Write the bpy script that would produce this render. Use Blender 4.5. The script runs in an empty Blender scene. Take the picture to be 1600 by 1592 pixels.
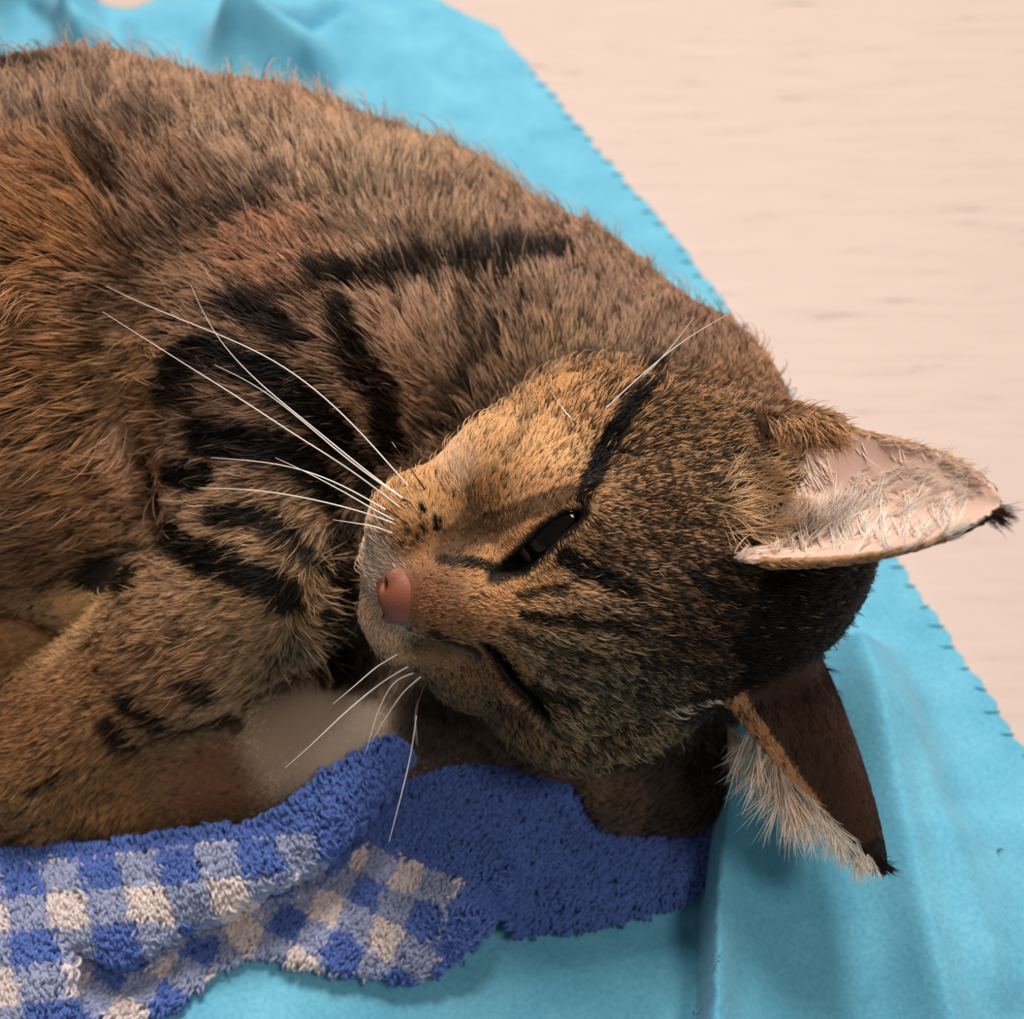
import bpy, math, random, time
import numpy as np
from mathutils import Vector, Matrix
from mathutils.bvhtree import BVHTree
T0 = time.time()
NHAIR, HEAD_DENSE, HAIR_WIDTH = 300000, 2.4, 1.0
S = 0.01                      # the scene is laid out in centimetres, built in metres
IMW, IMH, FPX = 1600.0, 1592.0, 1958.0
PITCH = math.radians(55.0)
scene = bpy.context.scene

# ------------------------------------------------------------------ camera
CF = np.array([0.0, math.cos(PITCH), -math.sin(PITCH)])      # looking direction
CR = np.array([1.0, 0.0, 0.0])
CU = np.array([0.0, math.sin(PITCH), math.cos(PITCH)])
CAM = np.array([0.0, 0.0, 6.0]) - 28.0 * CF
cam_data = bpy.data.cameras.new('camera')
cam_data.sensor_fit = 'HORIZONTAL'
cam_data.sensor_width = 36.0
cam_data.lens = 36.0 * FPX / IMW
cam_data.clip_start = 0.01
cam_data.dof.use_dof = True
cam_data.dof.focus_distance = 0.236
cam_data.dof.aperture_fstop = 14.0
cam = bpy.data.objects.new('camera', cam_data)
scene.collection.objects.link(cam)
m = Matrix(((CR[0], CU[0], -CF[0], CAM[0] * S), (CR[1], CU[1], -CF[1], CAM[1] * S),
            (CR[2], CU[2], -CF[2], CAM[2] * S), (0, 0, 0, 1)))
cam.matrix_world = m
scene.camera = cam

# ------------------------------------------------------------------ light
scene.view_settings.view_transform = 'Standard'
scene.view_settings.look = 'None'
scene.view_settings.gamma = 1.0
scene.view_settings.use_curve_mapping = False
scene.view_settings.exposure = 0.0
world = bpy.data.worlds.new('room_light')
scene.world = world
world.use_nodes = True
wb = world.node_tree.nodes['Background']
wb.inputs[0].default_value = (1.0, 0.88, 0.80, 1)
wb.inputs[1].default_value = 0.20


def area_light(name, loc, target, size, power, color):
    d = bpy.data.lights.new(name, 'AREA')
    d.shape = 'DISK'
    d.size = size
    d.energy = power
    d.color = color
    o = bpy.data.objects.new(name, d)
    scene.collection.objects.link(o)
    o.location = loc
    o.rotation_euler = (Vector(target) - Vector(loc)).to_track_quat('-Z', 'Y').to_euler()
    return o


area_light('ceiling_lamp', (0.04, 0.66, 1.25), (0.0, 0.08, 0.0), 0.50, 27.0, (1.0, 0.89, 0.81))
area_light('added_catchlight', (0.46, -0.40, 1.30), (0.0, 0.0, 0.05), 0.28, 6.0, (1.0, 0.90, 0.82))  # added to put a glint in the open eye; also fills from the right


# ------------------------------------------------------------------ helpers
def ray(px, py):
    d = CF * FPX + CR * (px - IMW / 2) - CU * (py - IMH / 2)
    return d / FPX                                   # unit depth along the view axis


def P(px, py, z):
    """point seen at that place of the picture, at height z (cm) above the floor"""
    d = ray(px, py)
    return CAM + d * ((z - CAM[2]) / d[2])


def Q(px, py, depth):
    return CAM + ray(px, py) * depth


def proj(pts):
    v = np.asarray(pts) - CAM
    dep = v @ CF
    return np.stack([IMW / 2 + FPX * (v @ CR) / dep, IMH / 2 - FPX * (v @ CU) / dep], -1), dep


def mesh_obj(name, verts, faces, mat, parent=None, smooth=True):
    me = bpy.data.meshes.new(name)
    verts = np.asarray(verts, dtype=np.float32) * S
    faces = np.asarray(faces, dtype=np.int32)
    nv, nf, k = len(verts), len(faces), faces.shape[1]
    me.vertices.add(nv)
    me.vertices.foreach_set('co', verts.ravel())
    me.loops.add(nf * k)
    me.loops.foreach_set('vertex_index', faces.ravel())
    me.polygons.add(nf)
    me.polygons.foreach_set('loop_start', np.arange(0, nf * k, k, dtype=np.int32))
    me.polygons.foreach_set('use_smooth', np.full(nf, smooth, dtype=bool))
    me.update(calc_edges=True)
    me.validate()
    if mat:
        me.materials.append(mat)
    o = bpy.data.objects.new(name, me)
    scene.collection.objects.link(o)
    if parent:
        o.parent = parent
    return o


def tag(o, label=None, cat=None, group=None, kind=None):
    if label: o['label'] = label
    if cat: o['category'] = cat
    if group: o['group'] = group
    if kind: o['kind'] = kind
    return o


def new_mat(name, color=(0.8, 0.8, 0.8), rough=0.7, **kw):
    mt = bpy.data.materials.new(name)
    mt.use_nodes = True
    b = mt.node_tree.nodes['Principled BSDF']
    b.inputs['Base Color'].default_value = (*color, 1)
    b.inputs['Roughness'].default_value = rough
    for k, v in kw.items():
        b.inputs[k].default_value = v
    return mt, mt.node_tree, b


def srgb(r, g, b):
    f = lambda c: (c / 255 / 12.92) if c / 255 <= 0.04045 else ((c / 255 + 0.055) / 1.055) ** 2.4
    return np.array([f(r), f(g), f(b)])


def fbm(p, freq, seed, octaves=3):
    """cheap smooth noise made of sines, about -1..1"""
    rs = np.random.RandomState(seed)
    out = np.zeros(len(p))
    amp, tot = 1.0, 0.0
    for o in range(octaves):
        acc = np.zeros(len(p))
        for k in range(5):
            w = rs.normal(size=p.shape[1])
            w = w / np.linalg.norm(w) * freq * rs.uniform(0.7, 1.4)
            acc += np.sin(p @ w + rs.uniform(0, 6.28))
        out += amp * acc / 2.6
        tot += amp
        amp *= 0.5
        freq *= 2.1
    return out / tot

# ------------------------------------------------------------------ the cat's body as a smooth field
GX = np.concatenate([np.arange(-30, -13, 0.24), np.arange(-13, -3.6, 0.15), np.arange(-3.6, 9.6, 0.085)])
GY = np.concatenate([np.arange(-9.5, 5.2, 0.09), np.arange(5.2, 21, 0.2)])
GZ = np.arange(-0.1, 14.6, 0.1)
GX, GY, GZ = GX.astype(np.float32), GY.astype(np.float32), GZ.astype(np.float32)
FLD = np.full((len(GX), len(GY), len(GZ)), 4.0, dtype=np.float32)


def sub(lo, hi):
    i0, i1 = np.searchsorted(GX, [lo[0], hi[0]])
    j0, j1 = np.searchsorted(GY, [lo[1], hi[1]])
    k0, k1 = np.searchsorted(GZ, [lo[2], hi[2]])
    s = (slice(i0, i1), slice(j0, j1), slice(k0, k1))
    return s, GX[s[0]][:, None, None], GY[s[1]][None, :, None], GZ[s[2]][None, None, :]


def smin(a, b, k):
    h = np.clip(0.5 + 0.5 * (b - a) / k, 0, 1)
    return b + (a - b) * h - k * h * (1 - h)


def smax(a, b, k):
    return -smin(-a, -b, k)


def put(s, d, k, carve=False):
    f = FLD[s]
    FLD[s] = smax(f, -d, k) if carve else smin(f, d, k)


def ball(c, r, k=0.8, axes=None, carve=False):
    """ellipsoid with semi-axes r; axes = rows of a rotation"""
    c = np.asarray(c, dtype=np.float32)
    r = np.full(3, r, dtype=np.float32) if np.isscalar(r) else np.asarray(r, dtype=np.float32)
    R = np.eye(3) if axes is None else np.asarray(axes)
    ext = np.sqrt(((R * r[:, None]) ** 2).sum(0)) + k + 0.3
    s, X, Y, Z = sub(c - ext, c + ext)
    X, Y, Z = X - c[0], Y - c[1], Z - c[2]
    q = [(R[i, 0] * X + R[i, 1] * Y + R[i, 2] * Z).astype(np.float32) / r[i] for i in range(3)]
    k0 = np.sqrt(q[0] ** 2 + q[1] ** 2 + q[2] ** 2)
    k1 = np.sqrt((q[0] / r[0]) ** 2 + (q[1] / r[1]) ** 2 + (q[2] / r[2]) ** 2) + 1e-6
    d = np.where(k0 < 0.05, -r.min(), k0 * (k0 - 1) / k1)
    put(s, d.astype(np.float32), k, carve)


def limb(a, b, ra, rb, k=0.8, carve=False):
    a, b = np.asarray(a, dtype=np.float64), np.asarray(b, dtype=np.float64)
    rm = max(ra, rb) + k + 0.3
    s, X, Y, Z = sub(np.minimum(a, b) - rm, np.maximum(a, b) + rm)
    ab = b - a
    L2 = ab @ ab
    t = ((X - a[0]) * ab[0] + (Y - a[1]) * ab[1] + (Z - a[2]) * ab[2]) / L2
    t = np.clip(t, 0, 1)
    d = np.sqrt((X - a[0] - t * ab[0]) ** 2 + (Y - a[1] - t * ab[1]) ** 2 + (Z - a[2] - t * ab[2]) ** 2)
    put(s, (d - (ra + (rb - ra) * t)).astype(np.float32), k, carve)


# trunk: loin, ribs, shoulders, neck
limb(P(-490, 445, 5.3), P(-420, 422, 5.5), 4.9, 5.3, 0.8)
limb(P(-420, 422, 5.5), P(-120, 450, 5.5), 5.3, 5.45, 0.8)
limb(P(-120, 450, 5.5), P(180, 446, 5.4), 5.45, 5.35, 0.8)
limb(P(180, 446, 5.4), P(420, 474, 5.2), 5.35, 5.0, 0.8)
limb(P(420, 474, 5.2), P(620, 515, 4.9), 5.0, 4.5, 0.8)
limb(P(620, 515, 4.9), P(820, 600, 4.8), 4.5, 3.9, 0.8)
limb(P(820, 600, 4.8), P(1010, 700, 5.2), 3.9, 3.45, 0.8)
# chest in front of the shoulder, under the muzzle
ball(P(640, 800, 3.6), (3.4, 3.2, 3.2), 1.5)
ball(P(610, 960, 2.2), (1.8, 2.2, 1.8), 0.8)
ball(P(190, 880, 3.3), (2.2, 2.2, 2.2), 1.0)
# shoulder blade and upper arm
ball(P(470, 570, 7.6), (2.9, 2.6, 2.6), 1.6)
limb(P(430, 620, 7.2), P(415, 870, 5.7), 2.6, 1.95, 1.2)
# forearm, wrist, paw with toes
ELB = P(425, 905, 5.3)
limb(ELB, P(300, 985, 4.6), 1.95, 1.75, 0.7)
limb(P(300, 985, 4.6), P(110, 1110, 3.2), 1.75, 1.30, 0.7)
limb(P(110, 1110, 3.2), P(60, 1200, 2.4), 1.30, 1.35, 0.7)
for tx, ty, tz, tr in ((120, 1245, 1.9, 0.72), (70, 1268, 1.8, 0.75), (15, 1262, 1.85, 0.75), (-40, 1235, 2.0, 0.7)):
    limb(P(60, 1195, 2.5), P(tx, ty, tz), 0.9, tr, 0.30)
# thigh and belly bulge, hind foot
ball(P(-75, 560, 7.2), (4.3, 4.4, 4.6), 1.5)
ball(P(-30, 760, 5.6), (3.2, 2.6, 3.0), 1.5)
limb(P(-330, 1010, 2.4), P(0, 1000, 2.5), 1.7, 1.05, 0.25)
limb(P(0, 1000, 2.5), P(110, 975, 2.4), 1.05, 0.8, 0.2)
limb(P(100, 955, 2.6), P(190, 950, 2.3), 0.55, 0.5, 0.2)
# the other foreleg, lying under the chest, and the paw beyond it
limb(P(200, 1235, 1.2), P(510, 1165, 1.5), 1.15, 1.45, 0.6)
limb(P(510, 1165, 1.5), P(700, 1085, 1.8), 1.45, 1.6, 0.6)
ball(P(560, 1045, 1.7), (1.7, 1.5, 1.5), 0.5)
ball(P(450, 1070, 1.2), (1.6, 1.2, 1.1), 0.4)
limb(P(700, 1085, 1.8), P(980, 1100, 2.2), 1.6, 2.0, 0.8)
limb(P(980, 1230, 1.45), P(1060, 1215, 1.5), 1.0, 1.05, 0.4)
limb(P(1060, 1215, 1.5), P(1050, 1060, 1.9), 1.05, 1.7, 0.6)

# ------------------------------------------------------------------ head, in its own frame: forward, right cheek (uppermost), crown
HM = np.array([[-0.788, 0.122, 0.604], [-0.21, 0.868, -0.45], [0.579, 0.481, 0.658]])
HAX = np.stack([HM[0, j] * CR + HM[1, j] * CU - HM[2, j] * CF for j in range(3)])     # rows F, R, U in world
HO = CAM + CF * 25.5 + CR * 1.618 - CU * 1.187
HS = 0.96


def H(f, r, u):
    return HO + HS * (f * HAX[0] + r * HAX[1] + u * HAX[2])


def hrot(yaw=0, pitch=0, roll=0):
    """axes rows turned inside the head frame: yaw about U, pitch about R"""
    y, p, q = map(math.radians, (yaw, pitch, roll))
    f = np.array([math.cos(y) * math.cos(p), math.sin(y) * math.cos(p), math.sin(p)])
    r = np.array([-math.sin(y), math.cos(y), 0])
    u = np.cross(f, r)
    r, u = math.cos(q) * r + math.sin(q) * u, -math.sin(q) * r + math.cos(q) * u
    return np.stack([f @ HAX, r @ HAX, u @ HAX])


def hball(c, r, k=0.5, yaw=0, pitch=0, roll=0, carve=False):
    ball(H(*c), np.asarray(r) * HS, k, hrot(yaw, pitch, roll), carve)


def hlimb(a, b, ra, rb, k=0.5, carve=False):
    limb(H(*a), H(*b), ra * HS, rb * HS, k, carve)


hball((-2.95, 0, 0.5), (4.3, 3.45, 3.3), 0.9)                  # skull
hball((0.2, 0, 1.0), (2.4, 2.5, 1.9), 0.8, pitch=-20)          # forehead
hlimb((0.4, 0, 0.5), (3.5, 0, -0.62), 1.65, 0.84, 0.5)         # bridge of the nose
hlimb((0.6, 0, -1.1), (3.1, 0, -1.75), 2.3, 1.3, 0.7)          # muzzle
for s in (1, -1):
    hball((3.1, 0.9 * s, -1.75), (1.35, 1.15, 1.02), 0.25, yaw=14 * s)      # whisker pads
    hball((-1.3, 2.0 * s, -1.1), (2.5, 1.6, 2.1), 0.9, yaw=24 * s)        # cheeks
    hball((0.9, 1.75 * s, -1.2), (2.2, 1.3, 1.4), 0.8, yaw=20 * s)        # under the eyes
    hball((1.35, 1.62 * s, 0.28), (1.2, 1.1, 1.1), 0.5)                    # eyelids over the eyeballs
    hball((0.35, 2.0 * s, 1.3), (1.5, 0.75, 0.65), 0.6, yaw=22 * s)         # brow
hball((2.4, -0.3, -2.75), (1.15, 1.1, 0.8), 0.5)
hball((2.6, -1.7, -1.95), (1.4, 1.2, 1.05), 0.5, yaw=-20)      # lip pushed out on the lower side
#              # chin
hball((-1.0, 0, -2.0), (2.6, 2.4, 2.0), 1.0)                   # throat
hball((-0.9, -3.05, -0.6), (2.7, 1.5, 2.0), 0.7, yaw=-10)
hball((-1.1, -3.12, 0.5), (2.8, 1.35, 1.6), 0.7, yaw=-6)
hball((1.1, -2.55, -1.35), (1.7, 1.1, 1.2), 0.6, yaw=-25)       # the cheek pressed on the paw
hball((3.95, 0, -0.84), (0.46, 0.56, 0.46), 0.25)               # tip of the nose

# ears: a cupped sheet over an ear plane, thin, with a rounded tip
EARS = []


def ear(base, tip, opening, wid, bend, cup, thick=0.13, side=1, skew=0.0, power=1.7):
    O = H(*base)
    T = H(*tip)
    a = T - O
    LEN = np.linalg.norm(a)
    a /= LEN
    c = np.asarray(opening) @ HAX                                # the way the cup opens
    c = c - a * (a @ c)
    c /= np.linalg.norm(c)
    b = np.cross(c, a)
    EARS.append((O, a, b, c, LEN, wid, cup, side, skew, power, bend))
    lo = np.minimum(O, T) - wid - 1.2
    hi = np.maximum(O, T) + wid + 1.2
    s, X, Y, Z = sub(lo, hi)
    X, Y, Z = X - O[0], Y - O[1], Z - O[2]
    qa = X * a[0] + Y * a[1] + Z * a[2]
    qb = X * b[0] + Y * b[1] + Z * b[2]
    qc = X * c[0] + Y * c[1] + Z * c[2]
    t = np.clip(qa / LEN, -0.35, 1.0)
    tp = np.clip(t, 0, 1)
    w = wid * np.maximum(1 - tp ** power, 1e-4) ** 0.62 * (1 - 0.12 * tp)
    mid = skew * tp * LEN
    n = (qb - mid) / np.maximum(w, 0.05)
    dep = cup * (1 - 0.85 * tp)
    nn = np.clip(n, -1.15, 1.15)
    c0 = -dep * (1 - nn ** 2) + bend * tp ** 2
    slope = dep * 2 * nn / np.maximum(w, 0.15)
    ds = np.abs(qc - c0) / np.sqrt(1 + slope ** 2) - thick * (1 - 0.35 * tp)
    do = np.maximum((np.abs(qb - mid) - w) * 0.75, qa - LEN)
    do = np.maximum(do, -1.6 - qa)
    d = smax(ds, do, 0.12)
    put(s, d.astype(np.float32), 0.28)


ear((-1.9, 2.75, 2.6), (-2.55, 4.3, 6.95), (0.62, 0.78, -0.2), 1.7, 0.3, 1.0, side=1, power=2.3)
ear((-3.55, -2.45, 2.5), (-3.1, -4.3, 6.95), (0.34, -0.93, -0.2), 2.15, 0.3, 0.95, side=-1, power=1.45)


# root of the upper ear: hairy lobe, skin pocket behind it, ear canal
limb(Q(1212, 655, 23.05), Q(1300, 672, 22.45), 0.36, 0.24, 0.2)
ball(Q(1262, 738, 23.4), (0.55, 0.42, 0.7), 0.2, carve=True)
ball(Q(1205, 770, 23.4), (0.34, 0.26, 0.5), 0.15, carve=True)
# eyes: narrow slits between the lids
EYES = []
for (ix, iy), (ox, oy), sd, wmax in (((786, 886), (924, 790), 1, 0.145), ((733, 1012), (818, 1100), -1, 0.11)):
    EC = H(1.30, 1.58 * sd, 0.26)
    ER = 1.10 * HS

    def on_ball(px, py):
        d = ray(px, py)
        d = d / np.linalg.norm(d)
        oc = CAM - EC
        bq = oc @ d
        disc = bq * bq - (oc @ oc - ER * ER)
        return CAM + d * (-bq - math.sqrt(max(disc, 0.0)))
    A, B = on_ball(ix, iy), on_ball(ox, oy)
    if sd < 0:                                        # mirror of the open eye, half hidden by the bridge
        A0, B0 = EYES[0][1], EYES[0][2]
        flip = lambda p: p - 2 * ((p - HO) @ HAX[1]) * HAX[1]
        A, B = flip(A0), flip(B0)
    mid = (A + B) / 2
    n = mid - EC
    n /= np.linalg.norm(n)
    e = (B - A) / 2
    L = np.linalg.norm(e)
    e /= L
    n = n - e * (n @ e)
    n /= np.linalg.norm(n)
    t = np.cross(n, e)
    EYES.append((EC, A, B, n, e, t, L, ER, wmax))
    s_, X, Y, Z = sub(EC - 2.0, EC + 2.0)
    X, Y, Z = X - EC[0], Y - EC[1], Z - EC[2]
    qe = X * e[0] + Y * e[1] + Z * e[2]
    off = (mid - EC) @ e
    off_t = (mid - EC) @ t
    qt = X * t[0] + Y * t[1] + Z * t[2] - off_t
    qn = X * n[0] + Y * n[1] + Z * n[2]
    u = np.clip((qe - off) / L, -1.3, 1.3)
    w = wmax * (1 - np.abs(u) ** 2.4) + 0.02
    d = np.maximum(np.abs(qt - 0.06 * np.sin(u * 3.1)) - w, 0.2 - qn)
    put(s_, d.astype(np.float32), 0.10, carve=True)


# ------------------------------------------------------------------ field -> one continuous skin
def surface_nets(f, xs, ys, zs):
    nx, ny, nz = f.shape
    neg = f < 0
    cnt = np.zeros((nx - 1, ny - 1, nz - 1), dtype=np.uint8)
    for i in (0, 1):
        for j in (0, 1):
            for k in (0, 1):
                cnt += neg[i:nx - 1 + i, j:ny - 1 + j, k:nz - 1 + k]
    act = (cnt > 0) & (cnt < 8)
    I, J, K = np.nonzero(act)
    n = len(I)
    idx = np.full(act.shape, -1, dtype=np.int32)
    idx[I, J, K] = np.arange(n)
    acc = np.zeros((n, 3))
    num = np.zeros(n)
    G = (xs, ys, zs)
    corners = [(i, j, k) for i in (0, 1) for j in (0, 1) for k in (0, 1)]
    for ca in corners:
        for ax in range(3):
            if ca[ax]:
                continue
            cb = list(ca)
            cb[ax] = 1
            va = f[I + ca[0], J + ca[1], K + ca[2]].astype(np.float64)
            vb = f[I + cb[0], J + cb[1], K + cb[2]].astype(np.float64)
            m_ = (va < 0) != (vb < 0)
            t = va[m_] / (va[m_] - vb[m_])
            base = [I[m_], J[m_], K[m_]]
            for d in range(3):
                g = G[d]
                pa = g[base[d] + ca[d]]
                pb = g[base[d] + cb[d]]
                acc[m_, d] += pa + (pb - pa) * t
            num[m_] += 1
    V = acc / num[:, None]
    quads = []
    for ax in range(3):
        o1, o2 = [(1, 2), (2, 0), (0, 1)][ax]
        sa = [slice(None)] * 3
        sb = [slice(None)] * 3
        sa[ax] = slice(0, -1)
        sb[ax] = slice(1, None)
        A, B = neg[tuple(sa)], neg[tuple(sb)]
        ch = A != B
        E_ = np.stack(np.nonzero(ch), 1)
        E_ = E_[(E_[:, o1] > 0) & (E_[:, o2] > 0) & (E_[:, o1] < f.shape[o1] - 1) & (E_[:, o2] < f.shape[o2] - 1)]
        flip = B[E_[:, 0], E_[:, 1], E_[:, 2]]
        c = []
        for (d1, d2) in ((1, 1), (0, 1), (0, 0), (1, 0)):
            e = E_.copy()
            e[:, o1] -= d1
            e[:, o2] -= d2
            c.append(idx[e[:, 0], e[:, 1], e[:, 2]])
        q = np.stack(c, 1)
        q[flip] = q[flip][:, ::-1]
        quads.append(q)
    Fq = np.concatenate(quads)
    return V, Fq[(Fq >= 0).all(1)]


def relax(V, Fq, it, lam):
    e = np.concatenate([Fq[:, [0, 1]], Fq[:, [1, 2]], Fq[:, [2, 3]], Fq[:, [3, 0]]])
    e = np.concatenate([e, e[:, ::-1]])
    deg = np.bincount(e[:, 0], minlength=len(V)).astype(np.float64)
    for _ in range(it):
        for l in (lam, -lam * 1.03):
            m_ = np.stack([np.bincount(e[:, 0], V[e[:, 1], d], minlength=len(V)) for d in range(3)], 1) / np.maximum(deg, 1)[:, None]
            V = V + l * (m_ - V)
    return V


SV, SF = surface_nets(FLD, GX, GY, GZ)
SV = relax(SV, SF, 3, 0.5)
print('skin', len(SV), len(SF), 'field', FLD.shape, round(time.time() - T0, 1))


# ------------------------------------------------------------------ coat: markings, flow and length, set out on the skin itself
SV64 = SV.astype(np.float64)
TRI = np.concatenate([SF[:, [0, 1, 2]], SF[:, [0, 2, 3]]])
fn = np.cross(SV64[TRI[:, 1]] - SV64[TRI[:, 0]], SV64[TRI[:, 2]] - SV64[TRI[:, 0]])
VN = np.stack([np.bincount(TRI.ravel(), np.repeat(fn[:, d], 3), minlength=len(SV)) for d in range(3)], 1)
VN /= np.linalg.norm(VN, axis=1, keepdims=True) + 1e-12
BVH = BVHTree.FromPolygons([tuple(v) for v in SV64], [tuple(f) for f in SF.tolist()])


def hit(px, py):
    d = ray(px, py)
    loc, nrm, fi, dist = BVH.ray_cast(Vector(CAM), Vector(d), 100.0)
    if loc is None:
        return None, None
    return np.array(loc), np.array(nrm)


def lift_dir(n, dx, dy):
    d = dx * CR - dy * CU
    cn = CF @ n
    cn = min(cn, -0.25)
    d = d - CF * (d @ n) / cn
    d = d - n * (d @ n)
    return d / (np.linalg.norm(d) + 1e-9)


# px, py, direction of the lie (root to tip), length cm, lift
GUIDES = [
    # nose, bridge, forehead
    (650, 930, 1, 0, .17, .45), (700, 925, 1, 0, .2, .45), (760, 935, 1, .05, .26, .5), (830, 930, 1, .1, .34, .5),
    (900, 930, 1, .12, .42, .55), (1000, 950, 1, .12, .46, .55), (1100, 960, 1, .15, .48, .5), (1200, 980, 1, .1, .5, .5),
    (1320, 980, 1, .1, .5, .5), (960, 850, 1, .15, .38, .55), (1050, 800, 1, .05, .38, .55), (1000, 740, 1, -.1, .38, .5),
    (1100, 860, 1, .1, .4, .5), (1060, 680, 1, -.2, .42, .5), (1140, 690, 1, -.3, .45, .5), (1180, 860, 1, .2, .4, .5),
    (930, 800, 1, .1, .26, .6), (900, 855, 1, .3, .26, .6), (840, 895, 1, .2, .2, .5),
    # cheek turned up
    (640, 860, -.5, -.6, .24, .4), (590, 880, -.8, -.5, .26, .5), (640, 800, -.45, -.8, .32, .4), (690, 820, -.1, -1, .26, .4),
    (680, 760, -.1, -1, .35, .4), (740, 830, .3, -.9, .24, .4), (760, 760, .2, -1, .36, .4), (800, 700, .3, -.95, .5, .4),
    (850, 740, .5, -.85, .36, .45), (880, 680, .5, -.85, .5, .4), (930, 640, .6, -.8, .75, .55), (980, 600, .7, -.7, .85, .6), (840, 640, .3, -.95, .75, .6),
    (800, 850, -.2, -1, .16, .4), (850, 800, .5, -.85, .18, .4), (1080, 600, .9, -.5, .7, .4), (1180, 620, .9, -.4, .6, .4),
    # lower side of the face
    (605, 985, -.3, .8, .26, .5), (625, 1030, -.1, 1, .3, .4), (680, 1060, .2, 1, .35, .4), (700, 1010, .6, .8, .2, .5),
    (760, 1080, .5, .85, .35, .45), (830, 1060, .8, .6, .3, .5), (860, 1030, 1, .35, .4, .5), (880, 1120, .7, .7, .55, .5),
    (960, 1080, .9, .4, .55, .5), (950, 1150, .5, .9, .8, .5), (1050, 1150, .55, .85, .85, .5), (1040, 1080, .9, .4, .6, .5),
    (1130, 1100, .9, .4, .5, .5), (1200, 1060, 1, .2, .45, .5),
    # neck and back
    (1100, 540, .1, -1, .9, .4), (1000, 500, -.1, -1, 1.0, .4), (900, 470, -.15, -1, 1.1, .4), (880, 560, .1, -1, .9, .4),
    (800, 420, -.3, -1, 1.2, .4), (780, 600, -.45, -.9, 1.0, .4), (700, 500, -.5, -.85, 1.1, .4), (650, 620, -.8, -.55, 1.0, .4),
    (700, 330, -.2, -1, 1.3, .4), (600, 260, -.2, -1, 1.4, .4), (600, 400, -.5, -.85, 1.2, .4), (480, 250, -.4, -.9, 1.5, .4),
    (480, 380, -.6, -.8, 1.4, .4), (350, 180, -.35, -.9, 1.6, .45), (330, 330, -.65, -.75, 1.6, .4), (200, 150, -.35, -.9, 1.6, .45),
    (200, 280, -.55, -.8, 1.7, .4), (60, 180, -.45, -.85, 1.6, .4), (60, 330, -.9, -.4, 1.6, .4), (300, 440, -1, -.2, 1.5, .35),
    (420, 460, -.9, -.4, 1.3, .35), (150, 480, -1, .15, 1.6, .4), (50, 480, -.9, .45, 1.6, .4), (150, 620, -1, .35, 1.5, .4),
    (50, 700, -.95, .4, 1.5, .4), (180, 760, -1, .25, 1.3, .4), (100, 850, -.9, .4, 1.2, .4), (225, 640, -.9, .1, 1.2, .45),
    # shoulder and foreleg
    (580, 500, -.8, -.55, 1.0, .35), (420, 560, -.95, -.25, 1.0, .35), (330, 600, -1, -.05, 1.0, .35), (520, 640, -.9, -.3, .9, .35),
    (400, 700, -1, .05, .9, .35), (300, 750, -1, .15, .9, .35), (500, 760, -.8, .2, .8, .35), (330, 830, -1, .2, .75, .35),
    (420, 850, -.95, .2, .7, .35), (480, 850, -.3, .5, .7, .45), (515, 880, .8, .4, .8, .6), (500, 960, .7, .6, .8, .6),
    (470, 1030, .3, .8, .8, .5), (400, 960, -.95, .25, .7, .3), (300, 960, -1, .25, .7, .3), (250, 880, -1, .2, .8, .3),
    (350, 1050, -.95, .35, .8, .3), (230, 1050, -.95, .35, .75, .3), (130, 1080, -.95, .3, .65, .3), (280, 1120, -.9, .4, .9, .35),
    (180, 1180, -.7, .55, .7, .35), (60, 1150, -.95, .4, .55, .3), (110, 1250, -.4, .9, .6, .4), (40, 1260, -.7, .7, .5, .35),
    (100, 1000, -1, .1, .5, .3), (150, 950, -1, .1, .6, .3), (40, 1020, -1, .2, .5, .3),
    # far foreleg and paw
    (460, 1130, -.5, .6, .14, .3), (500, 1105, -.4, .8, .14, .3), (540, 1100, -.3, .8, .14, .3), (500, 1160, -.3, .8, .14, .3), (330, 1220, -.9, .3, .3, .3), (560, 1020, -.3, .9, .9, .3),
    (950, 1230, -.7, .5, .5, .4), (1040, 1240, -.6, .6, .5, .4),
]
gp, gt, gl, gf = [], [], [], []
for (px, py, dx, dy, ln, lf) in GUIDES:
    p, n = hit(px, py)
    if p is None:
        print('guide misses', px, py)
        continue
    gp.append(p); gt.append(lift_dir(n, dx, dy)); gl.append(ln); gf.append(lf)
gp, gt, gl, gf = map(np.array, (gp, gt, gl, gf))

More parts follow.
